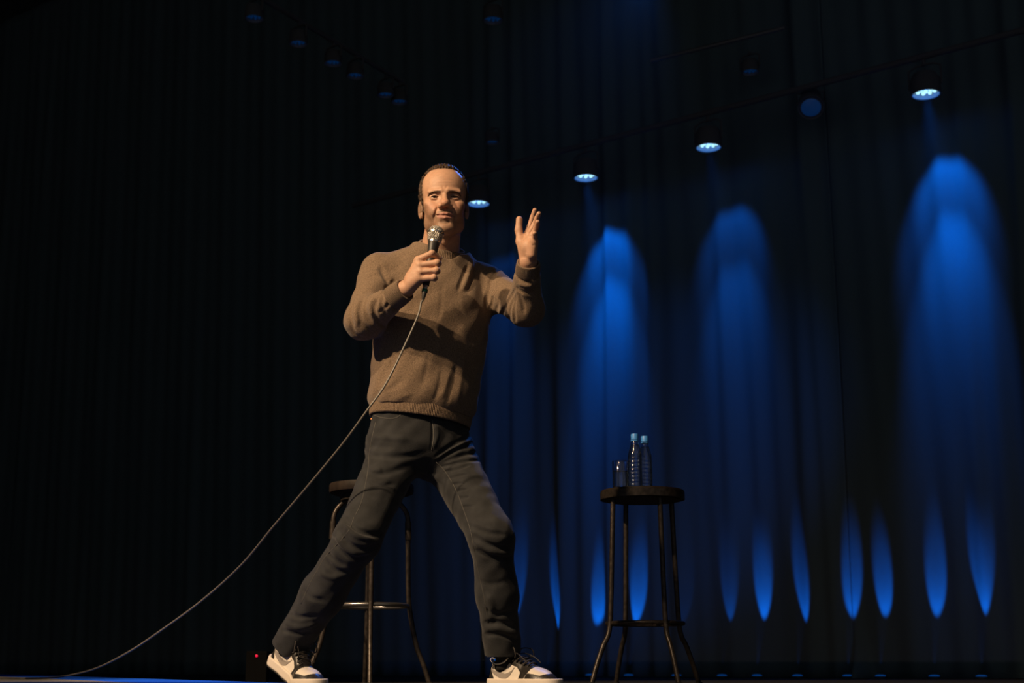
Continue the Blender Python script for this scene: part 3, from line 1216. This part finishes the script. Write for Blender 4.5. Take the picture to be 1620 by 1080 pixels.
# skin colour: real pigment, lips, stubble
def skin_colour(v):
    L = (v - hO) @ HFR[1].T
    n = len(v)
    c = np.tile(np.array([.53, .315, .21]), (n, 1))
    x, y, z = L[:, 0], L[:, 1], L[:, 2]
    inhead = (np.abs(x) < 8.5) & (z > -12.5) & (z < 14) & (y > -11) & (y < 13)

    def sstep(a, b, t):
        u = np.clip((t - a) / (b - a), 0, 1)
        return u * u * (3 - 2 * u)
    rng = np.random.default_rng(5)
    grain = rng.random(n)
    # beard line falls from the sideburns to the mouth corners
    ax_ = np.abs(x)
    line = np.where(ax_ < 3.0, -4.6, -4.6 + (ax_ - 3.0) * 1.25)
    bd = sstep(.9, -.5, z - line) * sstep(-12.2, -10.4, z) * sstep(-1.5, .8, y)
    mo = sstep(3.0, 2.2, ax_) * sstep(-3.7, -4.1, z) * sstep(-5.0, -4.75, z) * (y > 7)
    ch = np.maximum(sstep(2.3, 1.6, np.sqrt((x / 1.15) ** 2 + ((z + 8.3)) ** 2)) * .6, sstep(1.3, .7, np.sqrt((x / 1.5) ** 2 + ((z + 7.3)) ** 2)) * 1.3) * (y > 6)
    lipz = sstep(2.7, 2.2, ax_) * sstep(-4.45 - .0 * ax_, -4.75, z) * sstep(-6.85 + .12 * ax_ ** 2, -6.55 + .12 * ax_ ** 2, z) * (y > 7.9)
    st = np.clip(np.maximum(np.maximum(bd * .75, mo), ch * .9), 0, 1.15) * (1 - lipz) * inhead
    st = st * (.62 + .55 * grain)
    hairc = np.array([.13, .085, .055])
    c = c * (1 - st[:, None] * .72) + hairc * st[:, None] * .72
    lc = np.array([.40, .19, .145])
    c = c * (1 - (lipz * inhead)[:, None]) + lc * (lipz * inhead)[:, None]
    blush = np.exp(-(((ax_ - 4.2) / 2.0) ** 2 + ((z + 2.2) / 2.0) ** 2)) * inhead + np.exp(-((x / 1.5) ** 2 + ((z + 2) / 1.4) ** 2)) * (y > 9) * inhead
    c = c * (1 - np.clip(blush, 0, 1)[:, None] * np.array([0, .12, .14]))
    # thinning hair along the receding hairline
    hl_ = y - hairline(x, z)
    tr = np.clip(1 - hl_ / 1.5, 0, 1) * (z > -1.5) * inhead * (.45 + .55 * grain)
    c = c * (1 - tr[:, None] * .75) + hairc * tr[:, None] * .75
    return np.clip(c, 0, 1)


def set_vcol(o, c):
    a = o.data.color_attributes.new('Col', 'FLOAT_COLOR', 'POINT')
    rgba = np.ones((len(c), 4), np.float32)
    rgba[:, :3] = c
    a.data.foreach_set('color', rgba.ravel())


M_SKIN = mat('skin', (.6, .35, .23), .48, spec=.4, sss=.12, vcol=True, noise=((90, 90, 90), .07, 3), bump=((420, 420, 420), .0006, 2))
ob = fig('body', bv, bf, M_SKIN)
set_vcol(ob, skin_colour(bv))

# ---------------- eyes
M_EYE = mat('eye', (.8, .76, .7), .15, vcol=True)
gaze = unit(hF + .22 * hX + .05 * hU)
for sx in (-1, 1):
    c = hw((sx * 3.2, 6.95, 1.2))
    r = 1.27 * HS
    nth, nph = 20, 24
    gx = unit(np.cross(gaze, hU))
    gy = np.cross(gx, gaze)
    vv, ff, cc = [], [], []
    for i in range(nth + 1):
        a = math.pi * i / nth
        for j in range(nph):
            b = 2 * math.pi * j / nph
            vv.append(c + r * (math.cos(a) * gaze + math.sin(a) * (math.cos(b) * gx + math.sin(b) * gy)))
            d = math.degrees(a)
            cc.append((.01, .008, .008) if d < 22 else ((.025, .018, .014) if d < 44 else (.50, .44, .39)))
    for i in range(nth):
        for j in range(nph):
            k = (j + 1) % nph
            ff.append((i * nph + j, i * nph + k, (i + 1) * nph + k, (i + 1) * nph + j))
    oe = fig('eye', vv, ff, M_EYE)
    set_vcol(oe, np.array(cc))

# ---------------- eyebrows
M_HAIR = mat('brown_hair', (.050, .030, .018), .55, spec=.35, noise=((160, 160, 60), .4, 3), bump=((260, 260, 70), .003, 3))


def head_front(x, z, extra=0.0):
    o_ = hw((x, 16, z))
    ts = np.arange(0, 14 * HS, .0008)
    D = sdf(head, o_ - ts[:, None] * hF)
    i = int(np.argmax(D < 0))
    return o_ - (ts[i] - extra) * hF


for sx in (-1, 1):
    m = MB()
    for row in range(3):
        line = []
        rr = []
        for u in np.linspace(0, 1, 10):
            x = sx * (1.35 + 3.9 * u)
            z = 2.35 + .42 * math.sin(u * 2.2) - .70 * u * u + (row - 1) * .20 * (1 - .5 * u)
            line.append(head_front(x, z, .0002))
            rr.append(.0010 * (1 - .65 * abs(u - .35)) + .0001)
        m.tube(line, rr, 6)
    fig('eyebrow', m.v, m.f, mat('brown_brow', (.10, .060, .036), .7))
    line = []
    for u in np.linspace(-1, 1, 9):
        line.append(head_front(sx * 3.2 + 1.28 * u, 1.02 + .34 * math.sqrt(max(0, 1 - u * u)) + .06, .0003))
    m = MB().tube(line, .0009, 6)
    fig('eyelash', m.v, m.f, M_HAIR)

# ---------------- hair: close cut, high receding hairline
class HairCut(Prim):
    def __init__(self):
        super().__init__('&', 1.3 * HS)

    def d(self, P):
        L = (P - hO.astype(np.float32)) @ HFR[1].T.astype(np.float32)
        x, y, z = L[:, 0], L[:, 1], L[:, 2]
        yb = hairline(x, z)
        f = y - yb + .35 * np.sin(x * 3.1 + 1) + .25 * np.sin(x * 7.3) + .2 * np.sin(z * 5.1)
        ear = 3.0 - np.sqrt(((y + .5) / .62) ** 2 + (z + .4) ** 2)
        ear = np.where(np.abs(x) > 5, ear, -3)
        low = -7.2 - z
        return (np.maximum(np.maximum(f, ear * .7), low) * HS).astype(np.float32)


class Tuft(Prim):
    """strand-like relief"""

    def __init__(self):
        super().__init__('g', 0)
        self.w = 9.0

    def d(self, P):
        return np.zeros(len(P), np.float32)

    def term(self, P):
        L = (P - hO.astype(np.float32)) @ HFR[1].T.astype(np.float32)
        x, y, z = L[:, 0], L[:, 1], L[:, 2]
        a = np.sin(x * 6.1 + 1.7 * np.sin(z * 1.3) + y * .8) + .7 * np.sin(y * 5.3 + x * 2.1 + z * 1.1) + .5 * np.sin(z * 3.7 + x * 7.7)
        return (.12 * HS * a).astype(np.float32)


hair = [hE((0, -.9, 5.0), (7.95, 9.75, 9.75)), hE((0, 2.5, 5.4), (7.0, 6.5, 7.75), k=2.5),
        hE((0, -3.5, -2.5), (6.5, 5.5, 5.5), k=2.5)]
for sx in (-1, 1):
    hair.append(hC((sx * 6.6, 1.6, 3.5), (sx * 6.55, 1.5, -2.2), .85, .5, k=1.0))
hair += [Tuft(), HairCut()]
q0 = hO - .14
q1 = hO + .17
hv, hf = polygonize(hair, q0, q1, .0022, 20)
fig('hair', hv, hf, M_HAIR)

# ================================================================== clothes
def sub(pts, n=5):
    return [tuple(p) for p in spline([np.array(p, float) for p in pts], n)]


def folds_on(base, lst, gain=1.3, body_from=999):
    out = []
    for i_, (pts, amp, w) in enumerate(lst):
        gn = gain if i_ < body_from else .75
        out.append(Groove(on_surf(base, sub(pts, 4)), amp * gn, w))
    return out


# ---------------- sweater
sw = []
hs = np.array([.030, .045, .075, .16, .27, .37, .435, .49, .53, .565]) * TL / .565
sw.append(Loft(TFR, hs, [.170, .181, .183, .186, .194, .196, .184, .146, .110, .090],
               [.128, .134, .138, .140, .142, .140, .130, .112, .098, .09],
               cx=[.0, .0, .0, .0, .002, .002, .0, .002, .004, .004], cy=[.0, .004, .006, .006, .004, .0, -.006, -.012, -.012, -.012], n=2.3))
sw += [Cone(nck - Up * .045 - Lx * .05, sR + np.array([.016, .005, -.002]), .066, .058, k=.06),
       Cone(nck - Up * .050 + Lx * .05, sL + np.array([-.012, 0, -.002]), .062, .058, k=.06),
       Cone(sR, eR, .060, .060, k=.045), Cone(eR, wR + .43 * (eR - wR), .0595, .0455, k=.03),
       Cone(sL, eL, .062, .059, k=.045), Cone(eL, wL + .36 * (eL - wL), .0585, .045, k=.03)]
base_sw = list(sw)
neck_hole = Cone(nck - Up * .012 + Fx * .008, nck + Up * .12 + Fx * .02, .086, .105, '-', .008)
fl_ = [
    # right sleeve (camera left)
    ([(624, 444), (612, 455), (602, 465)], .006, .006), ([(584, 467), (577, 483), (579, 498), (588, 512)], .0075, .0065),
    ([(576, 470), (570, 490), (573, 509), (588, 526)], .0070, .0065), ([(563, 476), (554, 494), (559, 518)], .005, .006),
    ([(598, 470), (592, 490), (599, 508), (609, 517)], .0065, .006), ([(607, 462), (604, 482), (612, 500)], .005, .006),
    ([(602, 421), (608, 437), (614, 448)], .009, .007), ([(592, 470), (585, 484), (589, 500)], -.004, .006),
    ([(568, 474), (562, 492), (566, 514)], -.004, .006), ([(616, 455), (617, 470), (622, 480)], -.003, .005),
    ([(620, 470), (612, 484), (600, 494)], .004, .005), ([(553, 500), (560, 525), (575, 535)], .003, .006),
    # left sleeve (camera right)
    ([(789, 423), (778, 442), (773, 463), (768, 486)], .013, .0065), ([(756, 408), (749, 433), (740, 459)], .008, .0075),
    ([(748, 412), (741, 434), (733, 456)], -.005, .008), ([(740, 421), (731, 442), (725, 459)], .005, .007),
    ([(814, 459), (804, 476), (794, 496)], .008, .0055), ([(812, 470), (807, 488), (805, 505)], .007, .005),
    ([(816, 466), (813, 488), (815, 508)], .006, .005), ([(780, 469), (777, 486)], .005, .005),
    ([(790, 472), (785, 490)], .005, .005), ([(799, 472), (793, 488), (790, 496)], -.004, .005),
    ([(819, 438), (828, 443), (842, 444)], .007, .0055), ([(816, 455), (824, 461), (841, 465)], .006, .006),
    ([(820, 449), (830, 452), (843, 453)], -.004, .006), ([(820, 463), (827, 480), (829, 494)], .005, .005),
    ([(819, 428), (828, 431), (840, 431)], .005, .005),
    # body
    ([(699, 585), (694, 612), (686, 636)], .0035, .008), ([(711, 588), (705, 610), (697, 630)], -.0035, .008),
    ([(680, 553), (674, 585), (667, 613)], .0025, .009), ([(722, 575), (716, 605), (706, 640)], .004, .009),
    ([(735, 560), (730, 595), (722, 640)], -.004, .011), ([(640, 600), (612, 618), (590, 625)], .0025, .010),
    ([(655, 620), (625, 632), (595, 634)], -.0025, .009), ([(700, 450), (698, 480), (694, 505)], .002, .008),
    ([(610, 440), (622, 470), (640, 490)], .003, .010), ([(660, 395), (640, 410), (615, 425)], -.002, .012),
]
sweater = base_sw + folds_on(base_sw, fl_, 1.8, 27)


class Weave(Prim):
    """slow unevenness of soft cloth"""

    def __init__(self, amp, f):
        super().__init__('g', 0)
        self.amp, self.fr, self.w = amp, f, 9.0

    def d(self, P):
        return np.zeros(len(P), np.float32)

    def term(self, P):
        x, y, z = P[:, 0] * self.fr, P[:, 1] * self.fr, P[:, 2] * self.fr
        a = np.sin(x + 1.3 * np.sin(z * .7 + 1)) * np.sin(z * 1.1 + y * .8 + .5) + .6 * np.sin(2.3 * x - 1.7 * z + 2 * np.sin(y))
        return (self.amp * a).astype(np.float32)


sweater += [Weave(.0016, 38), neck_hole]
sv, sf = polygonize(sweater, (-.66, 4.2, .75), (.16, 5.0, 1.62), .0026)
M_KNIT = mat('brown_knit', (.190, .133, .088), .88, spec=.2, sheen=.20, noise=((330, 330, 330), .40, 3), bump=((300, 300, 420), .0012, 3))
ow = fig('sweater', sv, sf, M_KNIT)


def rib_band(name, frames, ribs, amp, parent, seg_per=6):
    """frames: list of (center, axisX, axisY, rx, ry) along the band"""
    n = ribs * seg_per
    v = []
    a = np.linspace(0, 2 * math.pi, n, endpoint=False)
    for (c, ex, ey, rx_, ry_) in frames:
        w = 1 + amp * np.sign(np.sin(a * ribs)) * np.abs(np.sin(a * ribs)) ** .6 / max(rx_, ry_)
        v.append(c[None, :] + (rx_ * np.cos(a) * w)[:, None] * ex + (ry_ * np.sin(a) * w)[:, None] * ey)
    v = np.concatenate(v)
    m = len(frames)
    ii, jj = np.meshgrid(np.arange(m - 1), np.arange(n), indexing='ij')
    f = np.stack([ii * n + jj, ii * n + (jj + 1) % n, (ii + 1) * n + (jj + 1) % n, (ii + 1) * n + jj], -1).reshape(-1, 4)
    return fig_child(name, v, f, M_KNIT, parent)


def perp2(d):
    d = unit(d)
    a = np.cross(d, [0, 0, 1.0])
    a = unit(a) if np.linalg.norm(a) > .1 else np.array([1.0, 0, 0])
    return a, np.cross(d, a)


# cuffs
for (e, w_, t0, t1, r0, r1) in ((eR, wR, .70, .985, .0405, .0365), (eL, wL, .76, .975, .0405, .0365)):
    d = w_ - e
    ex, ey = perp2(d)
    fr = []
    for t in np.linspace(0, 1, 9):
        r = r0 + (r1 - r0) * t + .0012 * math.sin(t * math.pi)
        fr.append((e + d * (t0 + (t1 - t0) * t), ex, ey, r, r))
    rr = fr[-1]
    fr.append((rr[0], ex, ey, rr[3] - .004, rr[4] - .004))
    fr.append((e + d * (t1 - .05), ex, ey, rr[3] - .005, rr[4] - .005))
    rib_band('ribbed_cuff', fr, 58, .0008, ow)
# collar
ca = unit(Up * .88 + Fx * .48)
cx_ = unit(Lx - ca * np.dot(Lx, ca))
cy_ = np.cross(ca, cx_)
cc = nck + Up * .008 + Fx * .004
fr = [(cc - ca * .026, cx_, cy_, .104, .100), (cc - ca * .014, cx_, cy_, .0975, .094), (cc - ca * .003, cx_, cy_, .0915, .0885),
      (cc + ca * .006, cx_, cy_, .0845, .082), (cc + ca * .012, cx_, cy_, .0815, .079), (cc + ca * .016, cx_, cy_, .0785, .076),
      (cc + ca * .014, cx_, cy_, .0750, .0725), (cc - ca * .004, cx_, cy_, .0745, .072)]
rib_band('ribbed_collar', fr, 92, .0008, ow)
# hem
fr = []
for t in np.linspace(0, 1, 9):
    h = .048 - .048 * t
    k = 1.0 + .012 * math.sin(t * math.pi) - .02 * t
    fr.append((pel + Up * (h * TL / .565) + Fx * .002, Lx, Fx, .1735 * k, .1290 * k))
c_, _, _, a_, b_ = fr[-1]
fr.append((c_ + Up * .001, Lx, Fx, a_ - .005, b_ - .005))
fr.append((c_ + Up * .03, Lx, Fx, a_ - .006, b_ - .006))
rib_band('ribbed_hem', fr, 210, .0009, ow)

# ---------------- jeans
je = [Loft(TFR, np.array([-.165, -.12, -.085, -.03, .03]) * TL / .565, [.10, .150, .163, .161, .158], [.07, .105, .116, .115, .112], n=2.2),
      Cone(hR + np.array([.010, .0, -.035]), kR, .088, .070, k=.05), Cone(kR, kR + .55 * (aR - kR), .0695, .0665, k=.03),
      Cone(kR + .55 * (aR - kR), aR + .035 * unit(aR - kR), .0665, .057, k=.03),
      Cone(hL + np.array([-.008, .0, -.03]), kL, .088, .069, k=.05), Cone(kL, kL + .55 * (aL - kL), .068, .064, k=.03),
      Cone(kL + .55 * (aL - kL), aL + .035 * unit(aL - kL), .064, .059, k=.03)]
base_je = list(je)
fj = [
    # camera-left leg: knee and shin
    ([(543, 818), (560, 834), (580, 844), (602, 846)], .011, .0075), ([(545, 828), (562, 846), (590, 852)], -.006, .008),
    ([(535, 838), (552, 860), (575, 869), (596, 862)], .010, .007), ([(524, 850), (540, 872), (562, 884), (582, 880)], .010, .0075),
    ([(530, 846), (546, 868), (566, 878)], -.005, .007), ([(512, 866), (528, 884), (548, 896)], .006, .008),
    ([(515, 886), (530, 902), (552, 905)], .008, .008), ([(505, 905), (520, 912), (536, 914)], -.005, .008),
    ([(478, 930), (492, 945), (512, 950)], .006, .008), ([(455, 968), (474, 976), (500, 974)], .007, .007),
    ([(448, 985), (470, 992), (498, 988)], -.006, .008), ([(446, 996), (468, 1002), (494, 1000)], .007, .006),
    ([(585, 760), (600, 768), (625, 765)], .003, .008), ([(562, 700), (590, 706), (625, 708)], .003, .010),
    ([(565, 716), (595, 722), (640, 722), (672, 716)], .0045, .010), ([(566, 735), (590, 748), (612, 748), (650, 735)], .005, .010),
    ([(580, 742), (592, 745), (605, 742)], -.004, .012), ([(570, 690), (610, 692), (650, 694)], -.003, .010),
    # fly and crotch
    ([(689, 672), (692, 686), (686, 708)], -.004, .007), ([(684, 665), (684, 690), (682, 712)], .004, .004),
    ([(690, 722), (712, 706), (738, 692), (756, 686)], .009, .006), ([(692, 728), (720, 712), (750, 700), (766, 697)], .008, .006),
    ([(690, 725), (716, 709), (745, 696)], -.004, .006), ([(704, 730), (735, 719), (766, 715)], .006, .006),
    ([(700, 738), (728, 731), (756, 728), (778, 731)], .006, .005), ([(746, 716), (764, 716), (778, 726)], .005, .006),
    ([(704, 746), (722, 742), (742, 735)], .006, .0045), ([(710, 757), (726, 752), (740, 750)], .005, .0045),
    ([(716, 766), (732, 764)], .005, .0045), ([(720, 776), (738, 774)], .005, .0045), ([(726, 788), (742, 786)], .004, .0045),
    ([(732, 802), (748, 800)], .004, .0045),
    # camera-right knee and shin
    ([(742, 832), (770, 842), (800, 846)], .005, .008), ([(746, 846), (775, 862), (806, 866)], .008, .007),
    ([(748, 856), (776, 872), (808, 876)], -.005, .007), ([(750, 870), (775, 880), (806, 884)], .005, .008),
    ([(756, 918), (775, 924), (800, 920)], .003, .010), ([(766, 962), (785, 972), (812, 966)], .005, .009),
    ([(765, 985), (788, 984), (814, 992)], .007, .007), ([(766, 994), (790, 994), (815, 1003)], -.006, .008),
    ([(765, 1004), (790, 1004), (818, 1012)], .006, .006), ([(772, 940), (778, 960), (774, 985)], -.004, .010),
]
jeans = base_je + folds_on(base_je, fj) + [Weave(.0012, 45)]
# open hems
jeans += [Plane(aR + .030 * unit(aR - kR), unit(aR - kR), '&', .006), ]
jv, jf = polygonize([p for p in jeans if p.op != '&'] + [], (-.92, 4.2, .10), (.12, 5.0, 1.02), .0026)


def hem_clip(v, f, a, k):
    """cut a trouser leg square below the ankle"""
    n = unit(a - k)
    bad = ((v - a) @ n > .042) & (np.linalg.norm(v - a, axis=1) < .12)
    return f[~bad[f].any(1)]


jf = hem_clip(jv, jf, aR, kR)
jf = hem_clip(jv, jf, aL, kL)
M_DENIM = mat('dark_denim', (.023, .0245, .0265), .78, spec=.25, noise=((26, 26, 26), .30, 5), bump=((520, 520, 520), .0010, 2), sheen=.12)
oj = fig('jeans', jv, jf, M_DENIM)
M_SEAM = mat('seam_thread', (.085, .082, .075), .8)


def seam(pts, r=.0011, material=None, name='seam'):
    P = on_surf(base_je + [g for g in jeans if g.op == 'g'], sub(pts, 5))
    m = MB().tube(P, r, 6)
    return fig_child(name, m.v, m.f, material or M_SEAM, oj)


seam([(690, 731), (704, 745), (720, 772), (733, 805), (744, 838), (750, 870), (757, 905), (766, 945), (772, 985)])
seam([(684.5, 664), (686, 690), (683, 712)], .0016)
seam([(594, 668), (588, 695), (584, 718), (582, 745), (573, 790), (562, 815)])
seam([(560, 818), (552, 838), (534, 860), (515, 880), (500, 905), (487, 930), (476, 955)])
seam([(590, 656), (602, 660), (617, 662), (628, 660), (634, 656)], .0015)
rv = on_surf(base_je, [(588, 663)])[0]
m = MB().lathe([(0, .0045), (.003, .0042), (.0045, .002), (.0045, -.002)], 12).xform(Matrix.Translation(Vector(rv)) @ Matrix.Rotation(math.pi / 2, 4, 'X'))
fig_child('rivet', m.v, m.f, mat('copper_rivet', (.5, .22, .08), .35, metal=.8), oj)

# ---------------- sneakers
M_WHITE = mat('white_leather', (.70, .64, .56), .45, bump=((300, 300, 300), .0004, 3))
M_BLACKL = mat('black_leather', (.022, .020, .018), .34, bump=((260, 260, 260), .0005, 3))
M_GREYL = mat('grey_leather', (.27, .24, .215), .5)
M_SOLE = mat('white_rubber', (.72, .64, .55), .55)
M_OUT = mat('black_rubber', (.02, .02, .02), .6)
M_LACE = mat('black_lace', (.028, .024, .022), .75)


def shoe_parts(mirror):
    """sneaker in its own frame: x heel to toe, y across (+ towards the outer side), z up"""
    def plan(P, grow=0.0):
        x, y = P[:, 0], P[:, 1]
        z0 = np.zeros_like(x)
        Q = np.stack([x, y, z0], 1)
        pr = [Cone((.036, 0, 0), (.13, .004, 0), .0335, .0325, k=.02), Cone((.13, .004, 0), (.215, .002, 0), .0325, .0465, k=.03),
              Cone((.215, .002, 0), (.262, -.006, 0), .0465, .036, k=.03)]
        return sdf(pr, Q)

    class Upper(Prim):
        def __init__(self):
            super().__init__('+', 0)

        def d(self, P):
            x, z = P[:, 0], P[:, 2]
            top = np.interp(x, [-.01, .02, .05, .085, .11, .15, .20, .235, .265, .30], [.096, .098, .080, .083, .098, .092, .070, .060, .050, .030])
            inset = np.interp(z, [.0, .03, .055, .08, .12], [.000, .001, .006, .012, .020])
            d = plan(P) + inset + .002
            # rounded toe box and instep
            w = np.interp(x, [0, .10, .16, .30], [0.002, .006, .030, .036])
            dt = (z - top) * .85
            return -smin(-d, -dt, .012) * .9 if False else smax_var(d, dt, w)

    def smax_var(a, b, k):
        h = np.clip(.5 - .5 * (b - a) / k, 0, 1)
        return b + (a - b) * h + k * h * (1 - h)

    class Bottom(Prim):
        def __init__(self, z, sgn):
            super().__init__('&', .003)
            self.z, self.s = z, sgn

        def d(self, P):
            return (self.s * (P[:, 2] - self.z)).astype(np.float32)

    class Slab(Prim):
        def __init__(self, g):
            super().__init__('+', 0)
            self.g = g

        def d(self, P):
            return plan(P) - self.g

    lo_, hi_ = (-.02, -.07, -.01), (.32, .07, .15)
    sole = polygonize([Slab(.0045), Bottom(.034, 1), Bottom(.006, -1)], lo_, hi_, .0024, 20)
    outs = polygonize([Slab(.0035), Bottom(.0065, 1), Bottom(.0, -1)], lo_, hi_, .0024, 20)
    up = polygonize([Upper(), Bottom(.028, -1), Cone((.062, 0, .075), (.075, 0, .16), .030, .034, '-', .006)], lo_, hi_, .0019, 20)
    return sole, outs, up


SOLE, OUTS, UPPER = shoe_parts(1)


def vert_normals(v, f):
    n = np.zeros_like(v)
    e = np.cross(v[f[:, 2]] - v[f[:, 0]], v[f[:, 3]] - v[f[:, 1]])
    for i in range(4):
        np.add.at(n, f[:, i], e)
    return n / (np.linalg.norm(n, axis=1)[:, None] + 1e-12)


UN = vert_normals(*UPPER)


def poly_in(px, pz, poly):
    inside = np.zeros(len(px), bool)
    n = len(poly)
    for i in range(n):
        x0, z0 = poly[i]
        x1, z1 = poly[(i + 1) % n]
        c = ((z0 > pz) != (z1 > pz)) & (px < (x1 - x0) * (pz - z0) / (z1 - z0 + 1e-12) + x0)
        inside ^= c
    return inside


def panel(test, lift):
    v, f = UPPER
    c = v[f].mean(1)
    nn = UN[f].mean(1)
    keep = test(c, nn)
    ff = f[keep]
    used = np.unique(ff)
    mp = -np.ones(len(v), int)
    mp[used] = np.arange(len(used))
    return v[used] + UN[used] * lift, mp[ff]


side = lambda c, n: np.abs(n[:, 2]) < .93
p_guard = lambda c, n: poly_in(c[:, 0], c[:, 2], [(.178, .02), (.196, .050), (.215, .049), (.245, .043), (.268, .050), (.33, .06), (.33, .02)])
p_eye = lambda c, n: poly_in(c[:, 0], c[:, 2], [(.098, .082), (.105, .125), (.16, .11), (.205, .075), (.200, .056), (.172, .026), (.150, .026), (.158, .052), (.140, .070)]) & (np.abs(c[:, 1]) > .011)
p_tongue = lambda c, n: (c[:, 0] > .092) & (c[:, 0] < .198) & (np.abs(c[:, 1]) <= .0125) & (c[:, 2] > .06)
p_collar = lambda c, n: poly_in(c[:, 0], c[:, 2], [(.030, .066), (.028, .089), (.05, .079), (.085, .082), (.10, .098), (.102, .083), (.085, .066), (.055, .058)])
p_lining = lambda c, n: poly_in(c[:, 0], c[:, 2], [(-.02, .086), (-.02, .12), (.104, .13), (.104, .098), (.085, .083), (.05, .0785), (.03, .089)])
p_heel = lambda c, n: poly_in(c[:, 0], c[:, 2], [(-.03, .02), (-.03, .072), (.018, .072), (.034, .050), (.052, .02)])
p_mark = lambda c, n: poly_in(c[:, 0], c[:, 2], [(.020, .066), (.040, .048), (.068, .036), (.092, .034), (.112, .042), (.128, .064), (.131, .072),
                                                 (.121, .060), (.106, .053), (.088, .050), (.060, .053), (.038, .060)]) & (np.abs(n[:, 2]) < .8)


def bend_place(v, heel, toe, lift_ang, roll=0.0):
    """bend the shoe at the ball so that the heel lifts, then stand it on the floor"""
    v = np.array(v, float)
    if lift_ang:
        xb = .200
        t = np.clip((xb + .02 - v[:, 0]) / .07, 0, 1)
        ang = lift_ang * t * t * (3 - 2 * t)
        x, z = v[:, 0] - xb, v[:, 2]
        c, s = np.cos(ang), np.sin(ang)
        v[:, 0], v[:, 2] = xb + x * c + z * s, -x * s + z * c
    d = unit(np.array([toe[0] - heel[0], toe[1] - heel[1], 0]))
    y = np.array([-d[1], d[0], 0])
    return np.array([heel[0], heel[1], 0]) + v[:, :1] * d + v[:, 1:2] * y + v[:, 2:3] * np.array([0, 0, 1])


def make_shoe(heel, toe, lift_ang, label):
    T = lambda v: bend_place(v, heel, toe, lift_ang)
    s = fig('shoe', T(UPPER[0]), UPPER[1], M_WHITE)
    s['label'] = label
    fig_child('midsole', T(SOLE[0]), SOLE[1], M_SOLE, s)
    fig_child('outsole', T(OUTS[0]), OUTS[1], M_OUT, s)
    for nm, tst, m_, l_ in (('toe_guard', p_guard, M_BLACKL, .0012), ('eyestay', p_eye, M_BLACKL, .0016), ('tongue', p_tongue, M_LACE, .0012),
                            ('collar', p_collar, M_BLACKL, .0012), ('heel_counter', p_heel, M_BLACKL, .0014),
                            ('side_mark', p_mark, M_GREYL, .0014)):
        v, f = panel(tst, l_)
        fig_child(nm, T(v), f, m_, s)
    # collar piping
    pp = [(.006, .0, .098), (.022, .022, .092), (.05, .0305, .080), (.082, .0300, .083), (.100, .022, .098)]
    for sg in (-1, 1):
        m = MB().tube(spline([(x, sg * y, z) for x, y, z in pp], 6), .0022, 8)
        fig_child('piping', T(np.array(m.v)), m.f, M_WHITE, s)
    # laces across the eyestay and a loose bow
    for i, x in enumerate(np.linspace(.108, .186, 6)):
        zt = float(np.interp(x, [.10, .15, .20], [.098, .093, .0705])) + .0035
        m = MB().tube(spline([(x - .004, -.024, zt - .012), (x, -.014, zt - .001), (x + .003, 0, zt + .003), (x, .014, zt - .001), (x - .004, .024, zt - .012)], 5), .0028, 8)
        fig_child('lace', T(np.array(m.v)), m.f, M_LACE, s)
    for sg in (-1, 1):
        m = MB().tube(spline([(.105, 0, .104), (.118, sg * .022, .128), (.142, sg * .040, .126), (.150, sg * .042, .104), (.132, sg * .026, .100), (.108, 0, .104)], 6), .0021, 8)
        fig_child('lace_bow', T(np.array(m.v)), m.f, M_LACE, s)
        m = MB().tube(spline([(.106, 0, .105), (.13, sg * .018, .113), (.165, sg * .030, .100), (.190, sg * .032, .082)], 6), .0018, 8)
        fig_child('lace_end', T(np.array(m.v)), m.f, M_LACE, s)
    # padded tongue top
    m = MB()
    m.tube(spline([(.100, -.020, .100), (.097, -.012, .122), (.096, 0, .128), (.097, .012, .122), (.100, .020, .100)], 5), .006, 8)
    fig_child('tongue_top', T(np.array(m.v)), m.f, M_LACE, s)
    return s


hl = W(776, 1085, 4.70)
tl = W(889, 1085, 4.49)
make_shoe(hl, tl, 0.0, 'black and white sneaker flat on the floor')
hr_ = W(424, 1085, 4.72)
tr_ = W(514, 1085, 4.50)
make_shoe(hr_, tr_, math.radians(24), 'black and white sneaker with its heel raised')
# socks between hem and shoe
M_SOCK = mat('black_sock', (.014, .014, .015), .9, bump=((400, 400, 400), .0008, 2))
for a_, k_, h_, t_, lift in ((aR, kR, hr_, tr_, math.radians(24)), (aL, kL, hl, tl, 0.0)):
    s0, s1 = bend_place([(.068, 0, .060), (.066, 0, .105)], h_, t_, lift)
    m = MB().tube(spline([s0, s1, a_ - .02 * unit(a_ - k_), a_ - .08 * unit(a_ - k_)], 5), [.031] * 5 + [.036] * 5 + [.038] * 6, 20)
    fig('sock', m.v, m.f, M_SOCK)

# ------------------------------------------------------------------ thin stage haze
hz_m = bpy.data.materials.new('stage_haze')
hz_m.use_nodes = True
nt = hz_m.node_tree
nt.nodes.clear()
out = nt.nodes.new('ShaderNodeOutputMaterial')
vs = nt.nodes.new('ShaderNodeVolumeScatter')
vs.inputs['Density'].default_value = 0.006
vs.inputs['Color'].default_value = (0.9, 0.95, 1.0, 1)
nt.links.new(vs.outputs['Volume'], out.inputs['Volume'])
ho = MB().box((0, 12.6, 4.3), (25.6, 12.6, 8.4)).build('stage_haze', hz_m, smooth=False)
ho['label'] = 'thin stage haze hanging behind the man'
ho['category'] = 'haze'
ho['kind'] = 'stuff'
